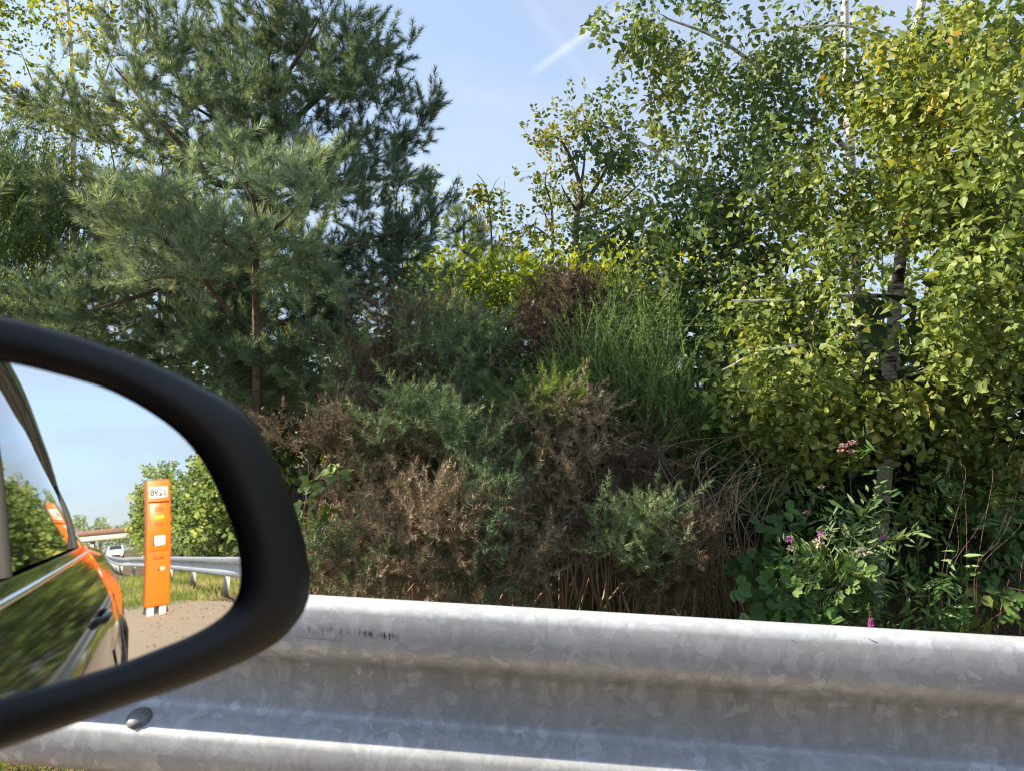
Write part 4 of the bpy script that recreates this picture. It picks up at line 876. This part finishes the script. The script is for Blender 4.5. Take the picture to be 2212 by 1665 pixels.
scrub(1960, 540, 8.0, 220, 120, 130, 'lime', LIME, 'yellow-green shrub seen behind the white birch trunk', seed=39)
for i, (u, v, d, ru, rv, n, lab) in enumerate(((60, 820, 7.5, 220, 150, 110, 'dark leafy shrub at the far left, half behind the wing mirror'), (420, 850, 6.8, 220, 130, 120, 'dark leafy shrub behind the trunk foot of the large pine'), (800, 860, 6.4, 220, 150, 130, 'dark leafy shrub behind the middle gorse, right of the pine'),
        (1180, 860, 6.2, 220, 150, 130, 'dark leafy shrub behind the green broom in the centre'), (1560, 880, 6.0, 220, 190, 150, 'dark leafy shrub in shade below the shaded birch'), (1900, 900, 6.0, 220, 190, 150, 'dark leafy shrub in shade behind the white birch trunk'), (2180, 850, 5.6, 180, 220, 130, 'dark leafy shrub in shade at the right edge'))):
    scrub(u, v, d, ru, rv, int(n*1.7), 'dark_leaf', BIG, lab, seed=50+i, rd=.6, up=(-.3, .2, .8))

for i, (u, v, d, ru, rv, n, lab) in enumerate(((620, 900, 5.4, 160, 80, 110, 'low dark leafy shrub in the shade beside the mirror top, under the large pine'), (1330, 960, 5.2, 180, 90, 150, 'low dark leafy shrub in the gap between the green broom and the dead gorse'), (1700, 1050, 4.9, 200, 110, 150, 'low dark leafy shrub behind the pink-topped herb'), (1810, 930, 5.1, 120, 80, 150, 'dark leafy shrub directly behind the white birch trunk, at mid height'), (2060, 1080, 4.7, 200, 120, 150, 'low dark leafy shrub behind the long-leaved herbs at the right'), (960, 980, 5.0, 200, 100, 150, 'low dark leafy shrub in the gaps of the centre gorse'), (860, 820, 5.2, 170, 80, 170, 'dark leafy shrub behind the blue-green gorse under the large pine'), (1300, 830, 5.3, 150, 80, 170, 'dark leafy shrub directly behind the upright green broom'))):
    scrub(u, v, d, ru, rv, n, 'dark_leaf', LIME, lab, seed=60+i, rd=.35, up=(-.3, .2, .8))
# pines added further along the barrier, ahead of the view, to shade the gorse
P2 = np.array([3.4, 3.9]); bs = []
for nm, x, y, hh, lab in (('scots_pine', 3.1, 3.9, 3.75, 'broad young pine added along the barrier to shade the gorse, nearest the road'), ('scots_pine', 4.6, 4.6, 3.7, 'broad young pine added along the barrier to shade the gorse, behind the nearest one')):
    root = empty(nm, (x, y, 0)); tag(root, lab, 'pine tree')
    tr = [(smooth_path([np.zeros(3), np.array([.05, 0, hh*.5]), np.array([0, 0, hh])], 14), .06, .015)]
    q = rand_unit(220)*(rng.uniform(0, 1, 220)**.5)[:, None]*[1.15, 1.0, hh*.46]+[0, 0, hh*.56]
    g = grow(tr, q, zbias=.8); wood_mesh('trunk', [(tr, M['bark_pine'], 8), ([(a, b, .002) for a, b in g], M['bark_pine'], 4)], root)
    Pq, Tq, Kq = along(g, .3, .09); f = Mass(); put(f, NB, Pq, Tq+rand_unit(len(Tq))*.5, None, (1.5, 2.2)); put(f, NT, Pq[Kq == 0], Tq[Kq == 0], None, (1.4, 1.9)); f.build('foliage', M['needle'], root)
# -- gorse and broom
GS = [brush(34, .075, .025, .0032, ang=1.05, curve=.0) for _ in range(5)]; GE = [brush(30, .05, .023, .0030, ang=1.1, tip=True, curve=0) for _ in range(4)]
def gorse(label, base, blobs, mats, dens=1.5, name='gorse_bush', cat='gorse bush', up=.35, droop=0, step=.05, seed=1, dead=None, bark='twig_dead', s0=.35, stems=14, wild=.5, zw=.7):
    """base (u,v,d): foot; mats: list of (material, part name, share) chosen by patches in space"""
    g = at(*base); g[2] = float(gz(g[0], g[1]))-.03; root = empty(name, tuple(g)); tag(root, label, cat)
    tips = blob_tips(blobs, dens, .7, 9, .7); tips[:, 2] = np.maximum(tips[:, 2], gz(tips[:, 0], tips[:, 1])+.05)
    c = tips.mean(0); lim = []
    for t in tips[rng.integers(0, len(tips), stems)]:
        b0 = g + np.array([rng.normal()*.10, rng.normal()*.16 + (t[1]-g[1])*.45, 0]); e = b0 + (t-b0)*rng.uniform(.6, .8)
        lim.append((smooth_path([b0, (b0+e)/2 + rng.normal(size=3)*.07 + [0, 0, .05], e], 12), .010, .004))
    paths = grow(lim, tips, zbias=.3, lift=.05, jit=.12)
    wood_mesh('stems', [([(p-g, a, b) for p, a, b in lim] + [(p-g, r*.7, .0012) for p, r in paths], M[bark], 4)], root)
    P, T, K = along(paths, s0, step); T = T/np.linalg.norm(T, axis=1)[:, None] + rand_unit(len(T))*wild + np.array([0, 0, up-droop])
    r = np.random.default_rng(seed); A = r.normal(size=(5, 3))*6.5; ph = r.uniform(0, 6, 5)
    field = sum(np.sin(P@A[k]+ph[k]) for k in range(5))/5*1.3 + rng.normal(size=len(P))*.22 + (P[:, 2]-c[2])*zw
    order = np.argsort(-field); cut = 0
    for mat, part, share in mats:
        n = int(len(P)*share); ix = order[cut:cut+n]; cut += n
        if n < 2: continue
        f = Mass(); q = P[ix]; t = T[ix]; tn = clump_tone(q, 4, seed+5)
        put(f, GS, q-g, t, tn, (.8, 1.25)); e = K[ix] == 0
        tt = t[e]/np.linalg.norm(t[e], axis=1)[:, None]; put(f, GE, q[e]-g+tt*.06, t[e], tn[e], (.8, 1.3))
        sd_ = tt+rand_unit(e.sum())*.9; put(f, GS, q[e]-g, sd_, tn[e], (.7, 1.0)); sd_ = tt+rand_unit(e.sum())*.9; put(f, GE, q[e]-g-tt*.03, sd_, tn[e], (.8, 1.2))
        f.build(part, M[mat], root)
    return root
gorse('blue-green gorse sprawling under the right side of the large pine', (870, 1330, 3.9), [(900, 760, 3.8, 170, 90, .35, 150), (780, 840, 3.6, 110, 80, .3, 70), (910, 690, 4.1, 80, 60, .3, 50), (1010, 860, 3.6, 120, 60, .3, 60)], [('gorse', 'green_shoots', .62), ('gorse_rust', 'dead_shoots', .38)], seed=2)
gorse('grey-green gorse in the middle, left of the dark brown dead gorse', (1060, 1330, 4.0), [(1060, 735, 4.1, 100, 80, .4, 110), (1000, 690, 4.2, 50, 40, .3, 26), (1090, 800, 3.8, 90, 70, .3, 60)], [('gorse', 'green_shoots', .85), ('gorse_rust', 'dead_shoots', .15)], seed=3)
gorse('gorse with spiky green leading shoots over a dead brown skirt, centre front', (980, 1400, 3.2), [(860, 880, 3.15, 70, 60, .15, 40), (960, 930, 3.1, 110, 60, .2, 90), (1000, 1010, 3.05, 60, 60, .15, 30), (930, 1120, 2.9, 150, 100, .25, 150), (1030, 1100, 2.85, 90, 120, .2, 90), (960, 1230, 2.8, 140, 60, .2, 90)], [('gorse', 'green_shoots', .5), ('gorse_dead', 'dead_shoots', .5)], seed=4, up=.2)
gorse('mostly dead brown gorse with a lime-green cap, below the broom', (1240, 1400, 3.3), [(1170, 860, 3.3, 80, 40, .15, 44), (1220, 930, 3.25, 110, 70, .25, 100), (1200, 1060, 3.2, 120, 90, .3, 80), (1170, 1200, 3.0, 130, 90, .25, 80)], [('gorse_lime', 'green_shoots', .22), ('gorse_dead', 'dead_shoots', .78)], seed=5, up=.05, zw=5)
gorse('low gorse tuft, half green half rust brown, beside the dark gap at centre right', (1390, 1420, 3.0), [(1370, 1130, 2.95, 70, 70, .2, 60), (1400, 1230, 2.9, 90, 80, .2, 90), (1500, 1200, 3.0, 60, 90, .2, 44)], [('gorse', 'green_shoots', .45), ('gorse_rust', 'dead_shoots', .55)], seed=6)
gorse('rust brown dead gorse hanging in strands, right of centre', (1380, 1400, 3.4), [(1380, 1010, 3.35, 80, 90, .25, 70), (1300, 1130, 3.25, 90, 90, .25, 60), (1480, 1080, 3.5, 90, 70, .25, 36)], [('gorse_rust', 'dead_shoots', 1.0)], seed=7, up=-.3)
gorse('dark chocolate-brown dead gorse standing against the sunlit shrubs', (1200, 1300, 4.2), [(1215, 660, 4.0, 75, 55, .3, 130), (1185, 740, 3.9, 60, 60, .25, 110), (1260, 640, 4.0, 50, 30, .2, 40)], [('gorse_rust', 'dead_shoots', 1.0)], seed=8, name='dead_gorse', cat='dead gorse')
gorse('bare brown dead gorse thicket beside the wing mirror', (720, 1400, 3.2), [(700, 960, 3.4, 120, 90, .3, 80), (780, 1060, 3.1, 80, 60, .2, 36), (740, 1180, 2.85, 80, 70, .2, 60), (760, 1260, 2.75, 110, 50, .2, 60)], [('gorse_dead', 'dead_shoots', .85), ('gorse', 'green_shoots', .15)], seed=9, up=-.1, name='dead_gorse', cat='dead gorse', stems=24)
gorse('low tangled gorse filling the hollow between the two brown dead mounds in the centre', (1100, 1400, 3.4), [(1090, 1000, 3.4, 90, 110, .25, 90), (1110, 1180, 3.2, 100, 100, .2, 80), (830, 960, 3.4, 110, 70, .2, 70)], [('gorse', 'green_shoots', .45), ('gorse_rust', 'dead_shoots', .55)], seed=12, up=0, zw=.3)
# broom: arching green rods with tiny leaflets
def rod():
    V = []; Fc = []; T = []
    for i in range(46):
        t = rng.uniform(0, 1); az = rng.uniform(0, 6.28); d = np.array([.75*math.cos(az), .75*math.sin(az), .65]); s_ = np.cross(d, rand_unit(1)[0]); s_ /= np.linalg.norm(s_)
        k = len(V); b = np.array([.01*math.sin(t*3), 0, t*.22]); l = rng.uniform(.006, .012); V += [b, b+d*l*.5+s_*.0024, b+d*l, b+d*l*.5-s_*.0024]; Fc.append((k, k+1, k+2, k+3)); T += [rng.uniform(-.12, .12)]*4
    for a in (0, 2.1, 4.2):
        k = len(V); x, y = .0014*math.cos(a), .0014*math.sin(a); x2, y2 = .0014*math.cos(a+2.1), .0014*math.sin(a+2.1)
        V += [np.array([x, y, 0]), np.array([x2, y2, 0]), np.array([x2*.5+.01*math.sin(3), y2*.5, .22]), np.array([x*.5+.01*math.sin(3), y*.5, .22])]; Fc.append((k, k+1, k+2, k+3)); T += [.05]*4
    return np.array(V), Fc, np.array(T)
RODS = [rod() for _ in range(4)]
def broom(label, base, blobs, dens=1.5, rs=1.0, lean=(0, 0, .8), mat='broom', seed=1, group=None):
    g = at(*base); g[2] = float(gz(g[0], g[1]))-.03; root = empty('broom_bush', tuple(g)); tag(root, label, 'broom bush', group)
    tips = blob_tips(blobs, dens, .7); lim = []
    for t in tips[rng.integers(0, len(tips), 12)]:
        b0 = g+rng.normal(size=3)*[.07, .07, 0]; e = b0+(t-b0)*.6; lim.append((smooth_path([b0, (b0+e)/2+rng.normal(size=3)*.05, e], 10), .009, .004))
    paths = grow(lim, tips, zbias=.9, lift=.05, jit=.06)
    wood_mesh('stems', [([(p-g, a, b) for p, a, b in lim]+[(p-g, r*.5, .001) for p, r in paths], M['bark_dark'], 4)], root)
    P, T, K = along(paths, .15, .07); T = T/np.linalg.norm(T, axis=1)[:, None]*.6 + rng.normal(size=T.shape)*.42 + np.array(lean)
    f = Mass(); put(f, RODS, P-g, T, clump_tone(P, 3, seed), (.7*rs, 1.25*rs)); put(f, RODS, P-g, T+rng.normal(size=T.shape)*.5, clump_tone(P, 3, seed), (.6*rs, 1.1*rs)); f.build('green_rods', M[mat], root); return root
broom('upright fresh-green broom right of the dark brown dead gorse', (1330, 1350, 3.9), [(1340, 770, 3.8, 75, 70, .3, 100), (1370, 850, 3.6, 100, 110, .3, 190), (1430, 930, 3.6, 50, 60, .2, 50), (1280, 830, 3.6, 70, 40, .2, 50), (1390, 720, 4.1, 70, 60, .25, 50)], lean=(-.1, .25, .75), seed=3)
broom('dark broom in the shade under the birch boughs', (1560, 1350, 3.9), [(1540, 950, 3.9, 120, 80, .3, 110), (1600, 1080, 3.7, 100, 70, .3, 60), (1480, 830, 4.1, 80, 70, .3, 60)], lean=(-.2, .1, .25), seed=5)
broom('tall bright green broom at the far left edge', (30, 1100, 5.3), [(40, 460, 5.2, 100, 110, .4, 120), (20, 600, 5.1, 120, 80, .4, 70), (150, 560, 5.3, 70, 70, .3, 36), (-140, 500, 5.2, 90, 150, .4, 60)], lean=(0, .1, .9), seed=7, rs=1.7, dens=2.6)

# -- bramble, herbs and flowers
def leaf_cluster(k=5, ll=.055, lw=.036, kind='oval'):
    V = []; Fc = []; T = []
    for i in range(k):
        a = (i-(k-1)/2)*(2.6/k)*1.15; d = np.array([.25, math.sin(a), math.cos(a)]); q, f = leaf_quads(d*.012, d, np.array([1, 0, .15])+rng.normal(size=3)*.2, ll*(1-.12*abs(i-(k-1)/2)), lw, kind=kind, fold=.3)
        n = len(V); V += q; Fc += [tuple(n+j for j in ff) for ff in f]; T += [rng.uniform(-.05, .05)]*6
    return np.array(V), Fc, np.array(T)
BRL = [leaf_cluster(5) for _ in range(3)]+[leaf_cluster(3, .065, .046) for _ in range(3)]
def bramble(label, canes, blobs, dens=1, sc=(.8, 1.2), seed=1, mat='bramble', name='bramble', cat='bramble', protos=None):
    g = at(*canes[0][0]); g[2] = float(gz(g[0], g[1]))-.03; root = empty(name, tuple(g)); tag(root, label, cat); lim = []
    for c in canes:
        p = px(*c); p[0] = g + [rng.normal()*.04, rng.normal()*.04, 0]; lim.append((smooth_path(p, 14), .004, .002))
    tips = blob_tips(blobs, dens, .9); paths = grow(lim, tips, zbias=.2, lift=-.05)
    wood_mesh('canes', [([(p-g, a, b) for p, a, b in lim]+[(p-g, .0016, .001) for p, r in paths], M['twig_red'], 5)], root)
    P, T, K = along(paths, .6, .06); T = np.array([-.25, 0, -.15])+rand_unit(len(T))*.9
    f = Mass(); put(f, protos or BRL, P-g, T, clump_tone(P, 3, seed), sc, up=np.array([-1, .2, .55]), spin=.35); f.build('leaves', M[mat], root); return root
bramble('fresh green bramble spray with five-part leaves beside the wing mirror', [[(690, 1400, 2.9), (680, 1150, 2.8), (700, 1060, 2.8), (770, 1020, 2.85)], [(690, 1400, 2.9), (650, 1200, 2.8), (655, 1100, 2.75)]], [(700, 1050, 2.8, 40, 20, .05, 8), (665, 1110, 2.75, 26, 30, .05, 8), (755, 1025, 2.85, 20, 14, .05, 3), (800, 1090, 2.9, 25, 12, .05, 2)], sc=(.6, .8), seed=2)
bramble('rounded bramble leaves in a low mound, left of the thistles', [[(1640, 1420, 3.1), (1630, 1250, 3.05), (1610, 1190, 3.0)], [(1640, 1420, 3.1), (1690, 1250, 3.0), (1700, 1200, 3.0)], [(1640, 1420, 3.1), (1620, 1330, 2.9)]], [(1640, 1210, 3.0, 70, 50, .1, 26), (1690, 1180, 3.1, 60, 40, .1, 12), (1630, 1320, 2.85, 60, 36, .1, 20), (1690, 1120, 3.2, 30, 30, .05, 5)], sc=(.8, 1.1), seed=3)
bramble('bright green bramble leaves at the foot of the thistles', [[(1760, 1430, 2.9), (1770, 1300, 2.85), (1760, 1230, 2.8)], [(1760, 1430, 2.9), (1740, 1340, 2.8)]], [(1770, 1250, 2.8, 60, 50, .1, 26), (1750, 1330, 2.75, 60, 30, .1, 18), (1820, 1300, 2.8, 40, 40, .1, 10)], sc=(.7, 1.0), seed=4)
bramble('leafy dark green creeper at the lower right corner above the rail', [[(2150, 1450, 3.1), (2160, 1330, 3.0), (2180, 1250, 3.0)], [(2150, 1450, 3.1), (2100, 1370, 2.9), (2080, 1350, 2.9)]], [(2180, 1290, 3.0, 50, 60, .1, 20), (2090, 1350, 2.9, 50, 14, .1, 7), (2190, 1170, 3.2, 40, 60, .1, 12)], sc=(.8, 1.1), seed=5)
def lance_spray(n, ln, ll, lw): return [spray(n, ln, ll, lw, kind='lance', spread=1.3, face=(.6, 0, 0)) for _ in range(3)]
LAN = lance_spray(9, .20, .075, .017); LANS = lance_spray(12, .14, .042, .009)
def herb(name, label, cat, stems, protos, mat, step=.07, sc=(.8, 1.2), heads=None, droop=.1, s0=.15, up=(-1, .2, .4)):
    g = at(*stems[0][0]); g[2] = float(gz(g[0], g[1]))-.03; root = empty(name, tuple(g)); tag(root, label, cat); lim = []
    for c in stems:
        p = px(*c); p[0][2] = float(gz(p[0][0], p[0][1]))-.03; lim.append((smooth_path(p, 14), .0035, .0015))
    wood_mesh('stem', [([(p-g, a, b) for p, a, b in lim], M['herb'], 5)], root)
    P, T, K = along([(p, a) for p, a, b in lim], s0, step); T = T*.35+rand_unit(len(T))*.9; T[:, 2] -= droop
    f = Mass(); put(f, protos, P-g, T, clump_tone(P, 3, 2), sc, up=np.array(up), spin=.6); f.build('leaves', M[mat], root)
    for nm, mt, pts in (heads or []):
        for (u, v, d, r, cnt, flat) in pts:
            h = Mass(); c = at(u, v, d)-g; dirs = rand_unit(cnt); dirs[:, 2] *= flat
            for k in range(cnt):
                dd = dirs[k]; s_ = np.cross(dd, rand_unit(1)[0]); s_ /= np.linalg.norm(s_)+1e-9; b = c+dd*r*rng.uniform(.3, .8); e = b+dd*r*.45; t = r*.13; h.add([b-s_*t, b+s_*t, e+s_*t*.6, e-s_*t*.6], [(0, 1, 2, 3)])
            h.build(nm, M[mt], root)
    return root
herb('hemp_agrimony', 'tall herb with a dusty pink flower cluster on top, left of the white birch trunk', 'wildflower', [[(1850, 1400, 3.2), (1845, 1180, 3.15), (1832, 975, 3.1)], [(1850, 1400, 3.2), (1800, 1150, 3.15), (1775, 1055, 3.1)], [(1850, 1400, 3.2), (1880, 1180, 3.15), (1895, 1060, 3.1)], [(1850, 1400, 3.2), (1745, 1200, 3.2), (1743, 1110, 3.15)]], LAN, 'herb', sc=(.6, .9), step=.06,
 heads=[('flower_head', 'pink', [(1822, 962, 2.9, .017, 90, .5), (1843, 955, 2.9, .017, 90, .5), (1839, 974, 2.9, .016, 80, .5), (1815, 972, 2.9, .013, 60, .5), (1775, 1050, 3.1, .014, 50, .6), (1895, 1055, 3.1, .014, 50, .6), (1743, 1106, 3.15, .016, 50, .6)])])
herb('thistle', 'spiny thistle with small purple heads and white seed fluff, above the rail', 'thistle', [[(1830, 1420, 2.85), (1800, 1280, 2.8), (1760, 1190, 2.8), (1706, 1165, 2.8)], [(1830, 1420, 2.85), (1810, 1260, 2.8), (1775, 1160, 2.8)], [(1830, 1420, 2.85), (1840, 1250, 2.8), (1862, 1180, 2.8)], [(1830, 1420, 2.85), (1860, 1260, 2.8), (1900, 1190, 2.8), (1925, 1170, 2.8)], [(1830, 1420, 2.85), (1850, 1300, 2.8), (1875, 1230, 2.8)], [(1830, 1420, 2.85), (1835, 1200, 2.85), (1870, 1110, 2.85)]], LANS, 'thistle', sc=(.8, 1.3), step=.035, s0=.1,
 heads=[('flower_head', 'purple', [(1706, 1163, 2.8, .013, 70, 1), (1773, 1153, 2.8, .013, 70, 1), (1908, 1160, 2.8, .010, 40, 1)]), ('seed_head', 'fluff', [(1862, 1192, 2.8, .022, 110, 1), (1768, 1170, 2.79, .018, 70, 1), (1708, 1182, 2.79, .014, 50, 1)])])
herb('purple_loosestrife', 'single magenta flower spike rising just above the rail', 'wildflower', [[(1884, 1470, 2.5), (1884, 1400, 2.5), (1879, 1322, 2.5)]], LANS, 'herb', step=.08, sc=(.5, .7), heads=[('flower_spike', 'magenta', [(1883, 1362, 2.5, .012, 60, 1), (1883, 1354, 2.5, .012, 60, 1), (1882, 1346, 2.5, .011, 60, 1), (1881, 1338, 2.5, .009, 50, 1)]), ('spike_tip', 'litter', [(1880, 1328, 2.5, .006, 30, 1), (1879, 1321, 2.5, .005, 30, 1)])])
herb('willowherb', 'clump of drooping long-leaved herbs right of the white birch trunk', 'herb', [[(2020+dx, 1420, 3.3), (2010+dx*1.1, 1200, 3.25), (2000+dx*1.3+rng.normal()*12, 1040+abs(dx)*.3, 3.2)] for dx in (-60, -25, 15, 60, 120)], LAN, 'herb', sc=(.7, 1.05), step=.075, droop=.45)
herb('willowherb', 'low clump of long-leaved herbs right beside the foot of the white birch', 'herb', [[(1990+dx, 1440, 2.9), (1985+dx*1.1, 1330, 2.85), (1980+dx*1.4, 1250+abs(dx)*.5, 2.85)] for dx in (-20, 20, 70)], LAN, 'herb', sc=(.6, .95), step=.06, droop=.4)

# -- bare dead canes, litter and grass
def canes(label, group, specs, name='dead_undergrowth', r=.0022, mat='twig_dead'):
    g = at(*specs[0][0]); root = None; m = Mass(); g[2] = 0
    for s_ in specs: m.tube(smooth_path(px(*s_), 18)-g, np.linspace(r, r*.4, len(smooth_path(px(*s_), 18))), 5)
    o = m.build(name, M[mat], None, smooth=True); o.location = g; tag(o, label, 'dead undergrowth'); return o
sp = []
for k in range(46):
    u = rng.uniform(1500, 1660); sp.append([(u, 1330+rng.normal()*10, 3.3), (u-20+rng.normal()*30, 1180+rng.normal()*30, 3.2), (u+rng.uniform(-90, 40), 1060+rng.normal()*40, 3.25), (u+rng.uniform(-40, 160), 1020+rng.normal()*45, 3.4)])
canes('tangle of thin arching dead stems below the dark broom', None, sp)
sp = []
for k in range(9):
    u = rng.uniform(2030, 2230); sp.append([(u, 1400, 3.0), (u+rng.normal()*20, 1230, 2.95), (u+rng.normal()*40+20, 1080+rng.normal()*50, 3.0), (u+rng.normal()*70+40, 930+rng.normal()*60, 3.1)])
canes('thin bare dead stems in front of the shade at the right edge', None, sp, r=.0016, mat='twig_red')
sp = []
for k in range(50):
    u = rng.uniform(1040, 1440); sp.append([(u, 1350, 3.1), (u+rng.normal()*15, 1230+rng.normal()*20, 3.0), (u+rng.normal()*40, 1120+rng.normal()*40, 3.0)])
for k in range(40):
    u = rng.uniform(690, 1000); sp.append([(u, 1340, 3.0), (u+rng.normal()*25, 1240+rng.normal()*20, 2.9), (u+rng.normal()*60, 1160+rng.normal()*50, 2.9)])
canes('dry upright dead gorse stalks under the centre bushes', None, sp, r=.003)
def blades(name, label, cat, n, area, h, mat, wd=.004, kind='stuff', lean=.35, litter=False):
    x = rng.uniform(area[0], area[1], n); y = rng.uniform(area[2], area[3], n); z = gz(x, y); f = Mass()
    P = np.stack([x, y, z], -1)
    if litter:
        pr = []
        for _ in range(4): q, ff = leaf_quads(np.zeros(3), np.array([1, 0, .2]), np.array([0, 0, 1.]), .035, .028); pr.append((np.array(q), ff, np.zeros(6)))
        a = rng.uniform(0, 6.28, n); T = np.stack([np.cos(a)*.5, np.sin(a)*.5, np.full(n, .8)], -1); put(f, pr, P+[0, 0, .01], T, None, (.5, 1.2))
    else:
        pr = []
        for _ in range(5):
            b = rng.uniform(-.4, .4); V = np.array([[-wd/2, 0, 0], [wd/2, 0, 0], [wd*.35, b*.25, .55], [-wd*.35, b*.25, .55], [0, b, 1]]); V[:, 0] /= 1; V = V*np.array([1, h, h]); pr.append((V, [(0, 1, 2, 3)], np.zeros(5))); pr.append((V, [(3, 2, 4)], np.zeros(5)))
        for k in range(0, 10, 2):
            q = slice(k//2, None, 5); Mx = frames(np.array([0, 0, 1.])+rng.normal(size=(len(P[q]), 3))*lean)*rng.uniform(.5, 1.3, len(P[q]))[:, None, None]; t = clump_tone(P[q], 1.5, 6); f.proto(pr[k], Mx, P[q], t); f.proto(pr[k+1], Mx, P[q], t)
    o = f.build(name, M[mat], None); tag(o, label, cat, kind=kind); return o
blades('grass', 'yellow-green grass along the foot of the crash barrier', 'grass', 9000, (1.32, 2.3, -2.5, 3.2), .13, 'grass')
blades('grass', 'sunlit grass on the verge under the barrier behind the car', 'grass', 16000, (-.2, 5.5, -19, -8.9), .16, 'grass', wd=.012)
blades('grass', 'sparse grass among the bushes', 'grass', 3500, (2.2, 4.5, -1.6, .3), .22, 'grass')
blades('leaf_litter', 'brown fallen leaves beneath the bushes', 'leaf litter', 9000, (1.4, 5, -3, 3.5), .1, 'litter', litter=True)
blades('leaf_litter', 'dry leaves scattered over the lay-by near the phone', 'leaf litter', 500, (.4, 3.0, -9.6, -5.2), .1, 'litter', litter=True)

# -- trees behind the car, seen in the mirror and in the car's paint
sc_lbl = ['leafy roadside tree in the mirror, right behind the orange phone', 'tall leafy roadside tree in the mirror, at the right edge of the glass', 'round green roadside tree in the mirror beyond the barrier', 'roadside tree in the mirror nearest the bridge', 'sunlit roadside tree beyond the barrier posts in the mirror', 'hedge-like roadside tree facing the side of the car', 'low roadside tree facing the rear door of the car']
MIR = [spray(8, .45, .15, .12, spread=1.3) for _ in range(4)]
def back_tree(x, y, h, r, n, label, mat='oak'):
    base = np.array([x, y, 0.0]); root = empty('roadside_tree', tuple(base)); tag(root, label, 'tree', 'trees beyond the barrier behind the car')
    tr = [(smooth_path([np.zeros(3), np.array([.1, 0, h*.5]), np.array([0, .1, h*.9])], 12), .12, .03)]
    n = int(n*1.8); p = rand_unit(n)*(rng.uniform(0, 1, n)**.45)[:, None]*np.array([r, r, h*.5])+[0, 0, h*.52]; p[:, :2] *= (1.15-.65*np.clip(p[:, 2:]/h, 0, 1)**1.5); p[:, 2] = np.maximum(p[:, 2], .1)
    g = grow(tr, p, zbias=.5); wood_mesh('trunk', [(tr, M['bark_dark'], 8), ([(a, b, .004) for a, b in g], M['bark_dark'], 4)], root)
    P, T, K = along(g, .3, .28); f = Mass(); put(f, MIR, P, T+rand_unit(len(T))*.8, clump_tone(P, 1.2, int(abs(y))), (.8, 1.3), up=np.array([-.6, .6, .6]), spin=.8); f.build('foliage', M[mat], root)
for i, (x, y, h, r, n, mt) in enumerate(((2.9, -17, 3.6, 1.4, 170, 'birch'), (3.7, -12.5, 4.9, 1.6, 240, 'birch'), (4.2, -17, 5.6, 1.8, 200, 'birch'), (4.0, -28, 5.6, 1.9, 150, 'dark_leaf'), (3.6, -22, 5.0, 1.6, 170, 'birch'), (4.2, -6.5, 3.9, 1.6, 190, 'birch'), (4.4, -3.2, 3.6, 1.5, 170, 'dark_leaf'))):
    back_tree(x, y, h, r, n, sc_lbl[i], mt)
far = [o for o in COL.objects if o.name.startswith('roadside_tree')]
for i, (x, y, k) in enumerate(((3, -34, 1.3), (2, -44, 1.5), (3.5, -58, 1.7), (2, -78, 1.9), (3, -105, 2.2), (1.5, -140, 2.3), (3, -175, 2.4), (-24, -60, 1.8), (-25, -90, 2.2), (-28, -125, 2.6), (-26, -165, 2.6), (4, -225, 3), (-6, -235, 3), (-14, -240, 3), (-22, -240, 3), (-30, -235, 3), (-38, -220, 3))):
    src = far[i % 3]; r = src.copy(); COL.objects.link(r); r.location = (x, y, -.1); r.rotation_euler = (0, 0, i*1.3); r.scale = (k, k, k)
    r['label'] = 'tree in the distance beside the road behind the car'; r['group'] = 'distant trees beside the road'
    for ch in src.children: c = ch.copy(); COL.objects.link(c); c.parent = r
